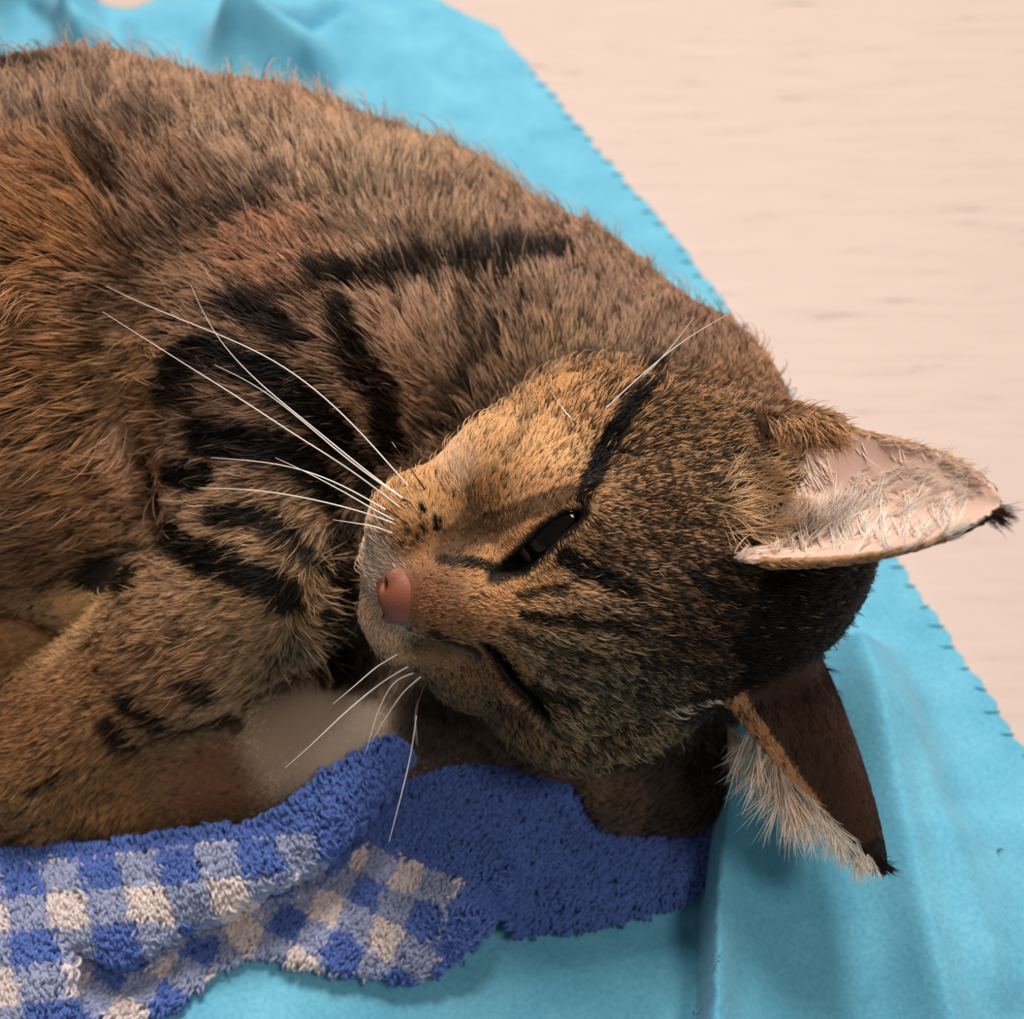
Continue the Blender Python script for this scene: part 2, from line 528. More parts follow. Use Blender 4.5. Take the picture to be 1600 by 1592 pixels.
# coat colour as it looks on the hair tips, placed on the skin
TINTS = [
    (400, 220, 158, 122, 98), (600, 250, 160, 125, 100), (250, 130, 155, 118, 95), (250, 320, 140, 100, 76), (60, 150, 140, 105, 85), (60, 290, 165, 110, 66),
    (80, 370, 172, 115, 66), (400, 400, 160, 108, 78), (150, 450, 150, 105, 74), (60, 560, 168, 116, 74), (170, 600, 178, 130, 84), (100, 760, 170, 120, 78),
    (200, 720, 175, 130, 100), (60, 880, 130, 90, 62), (300, 450, 152, 112, 86),
    (700, 330, 156, 118, 92), (850, 360, 150, 112, 90), (640, 500, 168, 130, 106), (800, 480, 148, 112, 88), (950, 470, 145, 108, 86), (1080, 520, 140, 102, 80),
    (900, 540, 160, 122, 88), (800, 590, 150, 112, 84), (650, 600, 160, 120, 92), (1150, 590, 158, 112, 78), (1230, 630, 150, 105, 72),
    (420, 620, 140, 102, 80), (330, 620, 120, 86, 66), (480, 720, 130, 92, 70), (300, 780, 165, 126, 98), (450, 800, 160, 122, 90), (350, 940, 170, 128, 88),
    (470, 920, 165, 125, 85), (280, 1040, 158, 112, 76), (400, 1060, 150, 114, 80), (300, 1130, 140, 110, 80), (150, 1100, 170, 116, 70), (60, 1150, 168, 112, 66),
    (160, 1240, 156, 108, 62), (60, 1270, 148, 105, 62), (130, 960, 200, 158, 108), (40, 1020, 182, 126, 72),
    (585, 880, 244, 228, 214), (600, 900, 236, 214, 196), (600, 975, 236, 206, 178), (650, 770, 208, 154, 96), (720, 730, 238, 206, 170), (690, 790, 200, 146, 90), (780, 700, 214, 166, 110),
    (860, 690, 208, 160, 106), (900, 620, 196, 140, 86), (960, 600, 172, 120, 74), (760, 770, 188, 134, 82), (700, 850, 168, 112, 62), (660, 850, 184, 122, 68),
    (640, 930, 150, 88, 52), (690, 925, 156, 100, 60), (760, 915, 196, 140, 86), (830, 890, 200, 148, 92), (800, 850, 205, 142, 88), (870, 790, 190, 130, 78),
    (700, 980, 150, 100, 58), (900, 830, 176, 130, 88), (960, 860, 150, 108, 76), (1050, 800, 150, 106, 70), (1000, 720, 165, 116, 72), (1080, 680, 158, 112, 70),
    (1120, 740, 160, 116, 74), (1000, 900, 160, 118, 86), (900, 940, 170, 128, 92), (960, 990, 140, 110, 84), (1100, 960, 128, 92, 66), (1180, 880, 140, 100, 66),
    (880, 1020, 138, 112, 84), (960, 1060, 128, 108, 82), (900, 1110, 134, 110, 78), (1000, 1150, 150, 118, 80), (1080, 1130, 120, 98, 74), (850, 1130, 130, 98, 66),
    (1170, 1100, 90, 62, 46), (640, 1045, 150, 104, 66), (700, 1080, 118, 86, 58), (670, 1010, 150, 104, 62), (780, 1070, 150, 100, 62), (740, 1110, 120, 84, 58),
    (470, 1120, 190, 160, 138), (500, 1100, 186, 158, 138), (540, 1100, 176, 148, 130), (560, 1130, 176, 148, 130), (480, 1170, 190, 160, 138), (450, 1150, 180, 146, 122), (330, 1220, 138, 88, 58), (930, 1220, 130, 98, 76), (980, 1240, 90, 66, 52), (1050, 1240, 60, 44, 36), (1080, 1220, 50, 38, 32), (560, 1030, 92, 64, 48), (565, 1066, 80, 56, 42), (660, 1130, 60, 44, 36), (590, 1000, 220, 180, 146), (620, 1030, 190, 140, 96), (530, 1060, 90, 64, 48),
]
tp_, tc_ = [], []
for (px, py, r_, g_, b_) in TINTS:
    p, n = hit(px, py)
    if p is not None:
        tp_.append(p)
        k_ = srgb(r_, g_, b_)
        lum = min(max((k_.mean() - 0.33) / 0.22, 0), 1)
        k_ = (k_ * 0.84 + 0.16 * k_.mean()) * (np.array([0.92, 1.0, 0.96]) * (1 - lum) + np.array([1.02, 0.95, 0.86]) * lum)                # hairs lie over one another, which deepens the colour
        sat = 1 - k_.min() / k_.max()
        tc_.append(k_ * min(2.10 - 0.62 * min(max((sat - 0.55) / 0.3, 0), 1), 0.86 / k_.max()))
tp_, tc_ = np.array(tp_), np.array(tc_)

# dark tabby marks: line through these places, half width in pixels of the photograph, strength
MARKS = [
    ([(500, 432), (600, 430), (700, 412), (800, 400), (870, 392)], 26, .95), ([(510, 365), (640, 372), (780, 378), (860, 385)], 24, .45),
    ([(130, 225), (160, 260), (172, 290)], 22, .8), ([(195, 195), (245, 190)], 28, .5), ([(60, 110), (0, 110)], 24, .8), ([(60, 190), (25, 180)], 16, .4),
    ([(330, 335), (380, 312), (425, 275)], 18, .75), ([(575, 215), (620, 200), (660, 212)], 18, .5), ([(500, 300), (580, 292), (700, 296)], 11, .5),
    ([(150, 140), (160, 110)], 14, .35), ([(330, 150), (360, 170)], 16, .35), ([(270, 400), (330, 410)], 10, .3), ([(40, 500), (30, 530)], 14, .5), ([(95, 660), (100, 690)], 13, .5),
    ([(358, 478), (400, 490), (430, 505), (458, 530)], 20, .95), ([(480, 455), (430, 470), (370, 472)], 14, .8),
    ([(275, 575), (330, 548), (386, 566), (441, 600), (482, 633), (510, 660), (530, 690)], 25, 1), ([(260, 610), (300, 600)], 22, .9),
    ([(311, 685), (386, 688), (455, 707), (496, 743), (520, 768)], 25, 1), ([(242, 738), (320, 745)], 19, 1), ([(300, 640), (340, 650)], 12, .6),
    ([(530, 485), (540, 530), (556, 575), (598, 612), (600, 665), (606, 700)], 23, .95), ([(560, 720), (575, 770)], 20, .9),
    ([(722, 470), (726, 515)], 12, .6), ([(768, 500), (764, 550)], 12, .7), ([(740, 565), (705, 610), (680, 655)], 17, .75), ([(770, 460), (860, 470)], 12, .3), ([(640, 690), (655, 660)], 12, .6),
    ([(1030, 565), (1021, 593), (999, 620), (979, 642), (968, 670), (952, 697), (932, 730), (915, 772)], 15, 1), ([(1020, 575), (1070, 590), (1130, 605)], 11, .55),
    ([(1012, 571), (960, 572), (890, 588)], 8, .65), ([(895, 553), (935, 543)], 9, .7), ([(830, 640), (815, 675), (790, 700)], 9, .35), ([(770, 730), (790, 715)], 7, .4),
    ([(735, 835), (790, 812), (840, 790), (890, 772)], 15, .72), ([(700, 835), (740, 800)], 12, .5), ([(690, 862), (730, 850), (770, 840)], 12, .6), ([(690, 874), (740, 882), (790, 890)], 9, .95), ([(790, 895), (830, 885)], 5, .8), ([(735, 765), (740, 800)], 7, .5),
    ([(662, 796)], 6, 1), ([(682, 808), (684, 820)], 6, 1), ([(662, 824), (652, 838)], 6, 1), ([(634, 832)], 5, .8), ([(625, 846)], 5, .7), ([(645, 850)], 5, .7),
    ([(880, 870), (927, 895), (980, 915)], 13, 1), ([(811, 928), (848, 921), (885, 922)], 7, .8), ([(817, 961), (864, 968), (927, 970), (1000, 980)], 9, .9),
    ([(795, 986), (864, 1012), (927, 1032)], 9, .7), ([(1090, 905), (1120, 920), (1160, 930)], 12, .9), ([(920, 850), (1000, 870)], 8, .35), ([(1000, 930), (1080, 940)], 8, .5),
    ([(680, 990), (720, 1005), (745, 1018)], 11, .85), ([(840, 1080), (890, 1092)], 14, .85), ([(850, 1045), (960, 1075), (1040, 1090)], 9, .6), ([(1000, 1025), (1120, 1050)], 12, .7),
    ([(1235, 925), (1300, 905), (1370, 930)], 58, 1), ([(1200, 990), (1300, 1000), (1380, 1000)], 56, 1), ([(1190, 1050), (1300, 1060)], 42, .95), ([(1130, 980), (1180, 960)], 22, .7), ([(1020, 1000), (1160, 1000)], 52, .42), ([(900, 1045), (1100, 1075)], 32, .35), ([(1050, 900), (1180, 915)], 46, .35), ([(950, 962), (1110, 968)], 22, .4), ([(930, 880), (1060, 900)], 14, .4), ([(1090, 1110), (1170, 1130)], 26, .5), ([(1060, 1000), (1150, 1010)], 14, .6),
    ([(335, 808), (369, 805), (408, 813), (442, 836), (470, 858), (490, 880)], 17, .95), ([(264, 835), (306, 864), (363, 887), (420, 912), (446, 937)], 23, 1), ([(250, 850), (280, 850)], 20, .9),
    ([(273, 975), (276, 992)], 10, .55), ([(292, 1068), (320, 1088)], 15, .9), ([(345, 1130), (370, 1135)], 14, .75), ([(195, 1101), (236, 1123), (262, 1142)], 16, .95), ([(163, 1133), (197, 1170)], 14, .9),
    ([(157, 1051)], 10, .8), ([(135, 1098)], 8, .7), ([(41, 1243), (88, 1212)], 6, .8), ([(9, 1312), (47, 1292)], 6, .8), ([(470, 1000), (480, 1020)], 12, .4),
    ([(140, 900), (200, 905)], 24, .95), ([(170, 870), (215, 865)], 16, .7), ([(535, 830), (532, 900), (528, 960), (520, 1050)], 26, .9),
]
ms, mr, mstr, mid_ = [], [], [], []
for k, (pl, w, st) in enumerate(MARKS):
    pts = []
    for (ax, ay), (bx, by) in zip(pl, pl[1:] or pl):
        for t in np.linspace(0, 1, max(2, int(math.hypot(bx - ax, by - ay) / 9))):
            pts.append((ax + (bx - ax) * t, ay + (by - ay) * t))
    for q in pts:
        p, n = hit(*q)
        if p is not None:
            ms.append(p); mr.append(w * ((p - CAM) @ CF) / FPX); mstr.append(st)
ms, mr, mstr = np.array(ms), np.array(mr), np.array(mstr)


def idw(p, src, val, power=2.0):
    out = np.empty((len(p),) + val.shape[1:])
    for i in range(0, len(p), 20000):
        q = p[i:i + 20000]
        d2 = np.maximum((q * q).sum(1)[:, None] + (src * src).sum(1)[None] - 2 * (q @ src.T), 0) + 0.02
        w = d2.astype(np.float32) ** np.float32(-power)
        w /= w.sum(1, keepdims=True)
        out[i:i + 20000] = w @ val
    return out


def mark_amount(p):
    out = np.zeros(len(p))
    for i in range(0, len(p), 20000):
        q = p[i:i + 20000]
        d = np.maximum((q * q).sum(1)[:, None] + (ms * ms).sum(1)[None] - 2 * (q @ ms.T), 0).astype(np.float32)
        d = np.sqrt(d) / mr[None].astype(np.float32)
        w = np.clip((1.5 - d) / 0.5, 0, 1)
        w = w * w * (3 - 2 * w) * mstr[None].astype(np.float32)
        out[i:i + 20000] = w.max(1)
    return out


def ear_place(p):
    """how far up the ear, across it, and which side of the sheet"""
    tt = np.full(len(p), -1.0); nn_ = np.zeros(len(p)); inside = np.zeros(len(p), bool); which = np.full(len(p), -1)
    for k, (O, a, b, c, LEN, wid, cup, side, skew, power, bend) in enumerate(EARS):
        q = p - O
        qa, qb, qc = q @ a, q @ b, q @ c
        t = qa / LEN
        tp = np.clip(t, 0, 1)
        w = np.maximum(wid * np.maximum(1 - tp ** power, 1e-4) ** 0.62 * (1 - 0.12 * tp), 0.05)
        n = qb / w
        c0 = -cup * (1 - 0.85 * tp) * (1 - np.clip(n, -1.15, 1.15) ** 2) + bend * tp ** 2
        m_ = (t > -0.12) & (t < 1.15) & (np.abs(n) < 1.35) & (np.abs(qc - c0) < 0.55)
        tt[m_] = t[m_]; nn_[m_] = n[m_]; inside[m_] = (qc - c0)[m_] > 0.0; which[m_] = k
    return tt, nn_, inside, which


def eye_place(p):
    """signed distance (cm) from the opening between the lids, and the direction away from it"""
    best = np.full(len(p), 9.0); away = np.zeros((len(p), 3))
    for (EC, A, B, n, e, t, L, ER, wmax) in EYES:
        q = p - EC
        mid = (A + B) / 2 - EC
        qe, qt, qn = q @ e - mid @ e, q @ t - mid @ t, q @ n
        u = np.clip(qe / L, -1, 1)
        w = wmax * (1 - np.abs(u) ** 2.4)
        dt = np.maximum(np.abs(qt - 0.06 * np.sin(u * 3.1)) - w, 0)
        de = np.maximum(np.abs(qe) - L, 0)
        d = np.hypot(dt, de)
        d[qn < 0.1] = 9.0
        m_ = d < best
        best[m_] = d[m_]
        aw = np.sign(qt)[:, None] * t[None] + 0.25 * np.sign(qe)[:, None] * np.abs(u)[:, None] ** 3 * e[None]
        away[m_] = aw[m_]
    return best, away


NOSE_C = H(4.28, 0, -0.88)
BLACK = srgb(6, 4, 3)


def coat(p):
    c = idw(p, tp_, tc_, 2.2)
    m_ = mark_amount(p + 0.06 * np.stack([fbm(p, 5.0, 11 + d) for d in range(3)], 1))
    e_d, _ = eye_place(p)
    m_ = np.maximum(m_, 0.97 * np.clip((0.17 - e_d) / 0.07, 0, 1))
    tt, nn_, inside, which = ear_place(p)
    out = (which >= 0) & ~inside & (tt > 0.05)
    c[out] = srgb(74, 48, 34)
    m_[out] *= 0.3
    rim = (which >= 0) & (np.abs(nn_) > 0.9) & (tt > 0.12)
    c[rim] = srgb(216, 164, 116)
    out |= rim
    inside &= ~rim
    tipz = out & (tt > 0.86)
    c[tipz] = srgb(30, 20, 16)
    ins = (which >= 0) & inside & (tt > 0.02)
    c[ins] = srgb(240, 222, 208)
    m_[ins] = 0
    return c, m_, ins, out


# ------------------------------------------------------------------ cat: skin, fur, eyes, nose, whiskers
cat = bpy.data.objects.new('cat', None)
scene.collection.objects.link(cat)
tag(cat, 'brown striped tabby cat lying on its side with its head resting on its paws', 'cat')

skin_mat, nt, b = new_mat('skin', (0.3, 0.2, 0.15), 0.65)
at = nt.nodes.new('ShaderNodeAttribute'); at.attribute_name = 'coat'
nt.links.new(at.outputs['Color'], b.inputs['Base Color'])
b.inputs['Specular IOR Level'].default_value = 0.2
body = mesh_obj('body', SV, SF, skin_mat, cat)
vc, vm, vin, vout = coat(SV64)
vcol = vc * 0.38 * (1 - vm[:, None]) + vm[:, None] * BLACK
vcol[vin] = srgb(216, 184, 168) * 0.95
vcol[vout] *= 1.3
ed, _ = eye_place(SV64)
near = np.clip((0.14 - ed) / 0.08, 0, 1)[:, None]
vcol = vcol * (1 - near) + srgb(20, 13, 11) * near
ca = body.data.attributes.new('coat', 'FLOAT_COLOR', 'POINT')
ca.data.foreach_set('color', np.concatenate([vcol, np.ones((len(vcol), 1))], 1).astype(np.float32).ravel())

hair_mat = bpy.data.materials.new('hair')
hair_mat.use_nodes = True
nt = hair_mat.node_tree
nt.nodes.remove(nt.nodes['Principled BSDF'])
hb = nt.nodes.new('ShaderNodeBsdfPrincipled')
hb.inputs['Roughness'].default_value = 0.45
hb.inputs['Specular IOR Level'].default_value = 0.22
tr = nt.nodes.new('ShaderNodeBsdfTranslucent')
ms_ = nt.nodes.new('ShaderNodeMixShader')
ms_.inputs[0].default_value = 0.28
hi = nt.nodes.new('ShaderNodeHairInfo')
a1 = nt.nodes.new('ShaderNodeAttribute'); a1.attribute_name = 'tip_color'
a2 = nt.nodes.new('ShaderNodeAttribute'); a2.attribute_name = 'root_color'
rp = nt.nodes.new('ShaderNodeValToRGB')
rp.color_ramp.elements[0].position = 0.36
rp.color_ramp.elements[1].position = 0.62
mx = nt.nodes.new('ShaderNodeMix'); mx.data_type = 'RGBA'
nt.links.new(hi.outputs['Intercept'], rp.inputs['Fac'])
nt.links.new(rp.outputs['Color'], mx.inputs[0])
nt.links.new(a2.outputs['Color'], mx.inputs[6])
nt.links.new(a1.outputs['Color'], mx.inputs[7])
nt.links.new(mx.outputs[2], hb.inputs['Base Color'])
nt.links.new(mx.outputs[2], tr.inputs['Color'])
nt.links.new(hb.outputs[0], ms_.inputs[1])
nt.links.new(tr.outputs[0], ms_.inputs[2])
nt.links.new(ms_.outputs[0], nt.nodes['Material Output'].inputs['Surface'])


def hair_object(name, pts, radii, tipc, rootc, parent, mat):
    """pts (n, k, 3) in cm"""
    n, k, _ = pts.shape
    hc = bpy.data.hair_curves.new(name)
    hc.add_curves([k] * n)
    hc.attributes['position'].data.foreach_set('vector', (pts * S).astype(np.float32).ravel())
    ra = hc.attributes.new('radius', 'FLOAT', 'POINT') if 'radius' not in hc.attributes else hc.attributes['radius']
    ra.data.foreach_set('value', (radii * S).astype(np.float32).ravel())
    for nm, cc in (('tip_color', tipc), ('root_color', rootc)):
        at_ = hc.attributes.new(nm, 'FLOAT_COLOR', 'CURVE')
        at_.data.foreach_set('color', np.concatenate([cc, np.ones((n, 1))], 1).astype(np.float32).ravel())
    hc.materials.append(mat)
    o = bpy.data.objects.new(name, hc)
    scene.collection.objects.link(o)
    o.parent = parent
    o['kind'] = 'stuff'
    return o


rng = np.random.default_rng(7)


def sample_skin(n, weight):
    area = np.linalg.norm(fn, axis=1) / 2
    w = area * weight
    cum = np.cumsum(w)
    fi = np.searchsorted(cum, rng.random(n) * cum[-1])
    r1, r2 = np.sqrt(rng.random(n)), rng.random(n)
    wts = np.stack([1 - r1, r1 * (1 - r2), r1 * r2], 1)
    t = TRI[fi]
    p = (SV64[t] * wts[:, :, None]).sum(1)
    nn_ = (VN[t] * wts[:, :, None]).sum(1)
    nn_ /= np.linalg.norm(nn_, axis=1, keepdims=True) + 1e-9
    return p, nn_


TC = SV64[TRI].mean(1)
TNn = fn / (np.linalg.norm(fn, axis=1, keepdims=True) + 1e-12)
pr, dep = proj(TC)
inframe = (pr[:, 0] > -120) & (pr[:, 0] < 1700) & (pr[:, 1] > -60) & (pr[:, 1] < 1650)
view = (CAM - TC) / np.linalg.norm(CAM - TC, axis=1, keepdims=True)
facing = (view * TNn).sum(1)
dens = np.where(inframe, np.where(facing > -0.25, 1.0, 0.25), 0.16)
hl = (TC - HO) @ HAX.T / HS                      # head coordinates
headw = np.clip((4.2 - np.linalg.norm((hl - np.array([-0.5, 0, -0.2])) / np.array([1.35, 1.05, 1.0]), axis=1)) / 1.0, 0, 1)
dens = dens * (1 + HEAD_DENSE * headw)
tt, nn_, ins_t, wh_t = ear_place(TC)
dens[(wh_t >= 0) & ins_t & (tt > 0.05)] *= 0.07
dens[(wh_t >= 0) & ~ins_t & (tt > 0.05)] *= 1.4
ed_t, _ = eye_place(TC)
dens[ed_t < 0.035] = 0
dens[np.linalg.norm((TC - NOSE_C) @ HAX.T / np.array([0.50, 0.60, 0.48]), axis=1) < 1.0] = 0

R0, N0 = sample_skin(NHAIR, dens)
tan = idw(R0, gp, gt, 2.0)
ln = idw(R0, gp, gl, 2.0)
lf = idw(R0, gp, gf, 2.0)
tt, ne, ins, wh = ear_place(R0)
hroot = (R0 - HO) @ HAX.T / HS
onear = (wh >= 0) & (tt > 0.0)
for k in range(2):
    a, b_ = EARS[k][1], EARS[k][2]
    o = onear & (wh == k) & ~ins
    tan[o] = a + 0.15 * ne[o][:, None] * b_
    ln[o] = 0.30 - 0.08 * tt[o]
    lf[o] = 0.35
    o = onear & (wh == k) & ins
    tan[o] = 0.75 * a + 0.8 * b_ * np.sign(0.35 - ne[o])[:, None] * np.where(k == 0, 1, -1)
    ln[o] = np.clip(1.0 - 0.75 * tt[o], 0.22, 1.0) * np.where(np.abs(ne[o]) > 0.75, 0.6, 1.0)
    lf[o] = 0.28
ed, aw = eye_place(R0)
ne_ = np.clip((0.42 - ed) / 0.35, 0, 1)[:, None]
tan = tan * (1 - ne_) + aw * ne_
ln = ln * (1 - 0.25 * np.clip((0.4 - ed) / 0.4, 0, 1))
# break up the lie of the coat
jit = np.stack([fbm(R0, 1.6, 31 + d, 3) for d in range(3)], 1)
tan = tan + 0.22 * jit * np.clip(ln, .3, 1.2)[:, None] + rng.normal(size=R0.shape) * 0.16
tan -= N0 * (tan * N0).sum(1, keepdims=True)
tan /= np.linalg.norm(tan, axis=1, keepdims=True) + 1e-9
ln = ln * (0.78 + 0.16 * fbm(R0, 2.5, 55, 2)) * rng.uniform(0.65, 1.15, len(R0))
lf = np.clip(lf * rng.uniform(0.6, 1.4, len(R0)), 0.1, 1.2)
stray = (rng.random(len(R0)) < 0.03) & (ln > 0.25)
ln[stray] *= 1.35
lf[stray] = np.clip(lf[stray] * 2.0, 0.3, 1.1)
KP = 5
sp = np.linspace(0, 1, KP)
pts = np.empty((len(R0), KP, 3))
side = np.cross(N0, tan)
wob = rng.normal(size=len(R0)) * 0.10
for j, s_ in enumerate(sp):
    up = lf * (s_ - 0.62 * s_ * s_)
    pts[:, j] = R0 - 0.02 * N0 + ln[:, None] * (tan * (s_ * np.cos(lf * 0.6))[:, None] + N0 * up[:, None] + side * (wob * s_ * s_)[:, None])
# locks: tips drawn towards a neighbour's
NG = 60000
gi = rng.choice(len(R0), NG, replace=False)
from mathutils.kdtree import KDTree
kd = KDTree(NG)
for q, i in enumerate(gi):
    kd.insert(R0[i], q)
kd.balance()
near_g = np.fromiter((kd.find(p)[1] for p in R0), dtype=np.int64, count=len(R0))
G = gi[near_g]
pull = np.clip(ln / 0.8, 0.62, 0.8)
pull[ln < 0.2] = 0.3
pull[ed < 0.5] *= 0.3
pull[stray] = 0.05
for j, s_ in enumerate(sp):
    goal = R0[G] + (pts[G, j] - R0[G]) + (R0 - R0[G]) * 0.22
    pts[:, j] += (goal - pts[:, j]) * (pull * s_ ** 1.3)[:, None]
NG2 = 3200
gi2 = rng.choice(len(R0), NG2, replace=False)
kd = KDTree(NG2)
for q, i in enumerate(gi2):
    kd.insert(R0[i], q)
kd.balance()
near2 = np.fromiter((kd.find(R0[i])[1] for i in gi), dtype=np.int64, count=NG)[near_g]
G2 = gi2[near2]
pull2 = np.clip((ln - 0.55) / 0.6, 0, 1) * 0.42 * ~stray
for j, s_ in enumerate(sp):
    goal = R0[G2] + (pts[G2, j] - R0[G2]) + (R0 - R0[G2]) * 0.4
    pts[:, j] += (goal - pts[:, j]) * (pull2 * s_ ** 1.5)[:, None]
cpos = R0 + tan * (0.55 * ln)[:, None]
tipc, mk, ins, out = coat(cpos)
hw = np.clip((4.4 - np.linalg.norm((hroot - np.array([-1.2, 0, 0.3])) / np.array([1.2, 1.05, 1.0]), axis=1)) / 1.2, 0, 1) * np.clip((2.4 - hroot[:, 0]) / 1.5, 0, 1)
flat = 0.82 + 0.30 * rng.random(len(R0))
agouti = np.where(rng.random(len(R0)) < 0.55, rng.random(NG)[near_g], rng.random(len(R0)))
palew = np.clip((tipc.mean(1) - 0.40) / 0.22, 0, 1)
tone = flat * (0.97 + (rng.uniform(0.74, 1.20, NG)[near_g] - 0.97) * (0.65 + 0.35 * hw)) * rng.uniform(0.9, 1.1, NG2)[near2]
tipc = tipc * (tone * (1 - palew) + 1.05 * palew)[:, None]
tipc *= (1 - 0.06 * hw)[:, None]
dark = (agouti < (0.15 + 0.47 * hw) * (1 - palew)) & ~ins                            # some hairs stay dark to the tip
tipc[dark] *= 0.16
mk2 = np.clip(mk + rng.normal(size=len(mk)) * 0.06, 0, 1)
mk2 = np.where(rng.random(len(mk)) < 0.035, mk2 * 0.15, mk2)     # stray light hairs in the stripes
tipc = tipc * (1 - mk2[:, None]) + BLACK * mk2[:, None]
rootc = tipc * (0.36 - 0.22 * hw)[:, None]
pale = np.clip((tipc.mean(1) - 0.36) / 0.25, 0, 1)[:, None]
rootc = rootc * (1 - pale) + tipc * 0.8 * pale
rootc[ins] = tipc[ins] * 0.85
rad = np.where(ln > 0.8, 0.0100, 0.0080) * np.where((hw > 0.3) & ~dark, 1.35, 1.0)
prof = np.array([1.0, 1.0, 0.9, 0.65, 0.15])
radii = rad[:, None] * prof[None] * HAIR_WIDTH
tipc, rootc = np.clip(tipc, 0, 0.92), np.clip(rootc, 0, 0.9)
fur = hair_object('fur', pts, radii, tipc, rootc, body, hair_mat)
fur['label'] = 'short ticked tabby fur with dark stripes and tan tips'
print('fur', len(R0), round(time.time() - T0, 1))

# ------------------------------------------------------------------ floor
floor_mat, nt, b = new_mat('pale_laminate', (0.74, 0.60, 0.51), 0.55)
tc = nt.nodes.new('ShaderNodeTexCoord')
mp = nt.nodes.new('ShaderNodeMapping')
mp.inputs['Rotation'].default_value = (0, 0, math.radians(-9))
mp.inputs['Scale'].default_value = (26, 210, 1)
nz = nt.nodes.new('ShaderNodeTexNoise')
nz.inputs['Scale'].default_value = 1.0
nz.inputs['Detail'].default_value = 5.0
nz.inputs['Roughness'].default_value = 0.62
rp = nt.nodes.new('ShaderNodeValToRGB')
e = rp.color_ramp.elements
e[0].position, e[0].color = 0.27, (0.22, 0.165, 0.14, 1)
e[1].position, e[1].color = 0.66, (0.50, 0.405, 0.368, 1)
e2 = rp.color_ramp.elements.new(0.36); e2.color = (0.455, 0.368, 0.332, 1)
e3 = rp.color_ramp.elements.new(0.47); e3.color = (0.48, 0.388, 0.352, 1)
nt.links.new(tc.outputs['Object'], mp.inputs['Vector'])
nt.links.new(mp.outputs['Vector'], nz.inputs['Vector'])
nt.links.new(nz.outputs['Fac'], rp.inputs['Fac'])
nt.links.new(rp.outputs['Color'], b.inputs['Base Color'])
bp = nt.nodes.new('ShaderNodeBump'); bp.inputs['Strength'].default_value = 0.08; bp.inputs['Distance'].default_value = 0.002
nt.links.new(nz.outputs['Fac'], bp.inputs['Height'])
nt.links.new(bp.outputs['Normal'], b.inputs['Normal'])
FZ = -0.35
fl = mesh_obj('floor', [(-150, -110, FZ), (150, -110, FZ), (150, 190, FZ), (-150, 190, FZ),
                        (-150, -110, FZ - 2), (150, -110, FZ - 2), (150, 190, FZ - 2), (-150, 190, FZ - 2)],
              [(0, 1, 2, 3), (7, 6, 5, 4), (0, 4, 5, 1), (1, 5, 6, 2), (2, 6, 7, 3), (3, 7, 4, 0)], floor_mat, smooth=False)
tag(fl, 'pale pinkish beige laminate floor with faint grain streaks', None, None, 'structure')


# ------------------------------------------------------------------ cloth helpers
def seg_dist(xy, a, b_):
    a, b_ = np.asarray(a[:2], dtype=float), np.asarray(b_[:2], dtype=float)
    ab = b_ - a
    t = np.clip(((xy - a) @ ab) / (ab @ ab), 0, 1)
    q = a + t[:, None] * ab
    cr = ab[0] * (xy[:, 1] - a[1]) - ab[1] * (xy[:, 0] - a[0])
    return np.linalg.norm(xy - q, axis=1), t, np.sign(cr)


def poly_dist(xy, pl):
    best = np.full(len(xy), 1e9); tb = np.zeros(len(xy)); sb = np.zeros(len(xy))
    n = len(pl) - 1
    for i in range(n):
        d, t, s_ = seg_dist(xy, pl[i], pl[i + 1])
        m_ = d < best
        best[m_] = d[m_]; tb[m_] = (i + t[m_]) / n; sb[m_] = s_[m_]
    return best, tb, sb


def inside_poly(xy, poly):
    x, y = xy[:, 0], xy[:, 1]
    r = np.zeros(len(xy), bool)
    for (x0, y0), (x1, y1) in zip(poly, poly[1:] + poly[:1]):
        c_ = ((y0 > y) != (y1 > y)) & (x < (x1 - x0) * (y - y0) / (y1 - y0 + 1e-12) + x0)
        r ^= c_
    return r


def grid_sheet(x, y, z, thick):
    """closed sheet from grids of shape (m, n): top, underside and rim"""
    m_, n = x.shape
    top = np.stack([x, y, z], -1).reshape(-1, 3)
    bot = top - np.array([0, 0, thick])
    V = np.concatenate([top, bot])
    I = np.arange(m_ * n).reshape(m_, n)
    q = np.stack([I[:-1, :-1], I[1:, :-1], I[1:, 1:], I[:-1, 1:]], -1).reshape(-1, 4)
    return V, q, m_ * n


def close_sheet(q, off):
    """faces of top q plus underside plus rim quads"""
    und = q[:, ::-1] + off
    e = np.concatenate([q[:, [0, 1]], q[:, [1, 2]], q[:, [2, 3]], q[:, [3, 0]]])
    key = np.sort(e, 1)
    uq, idx, cnt = np.unique(key, axis=0, return_index=True, return_counts=True)
    be = e[idx[cnt == 1]]
    rim = np.stack([be[:, 1], be[:, 0], be[:, 0] + off, be[:, 1] + off], 1)
    return np.concatenate([q, und, rim])


def drop_loose(V, Fq):
    used = np.unique(Fq)
    mp_ = np.full(len(V), -1); mp_[used] = np.arange(len(used))
    return V[used], mp_[Fq], used


def smoothstep(a, b_, x):
    t = np.clip((x - a) / (b_ - a), 0, 1)
    return t * t * (3 - 2 * t)


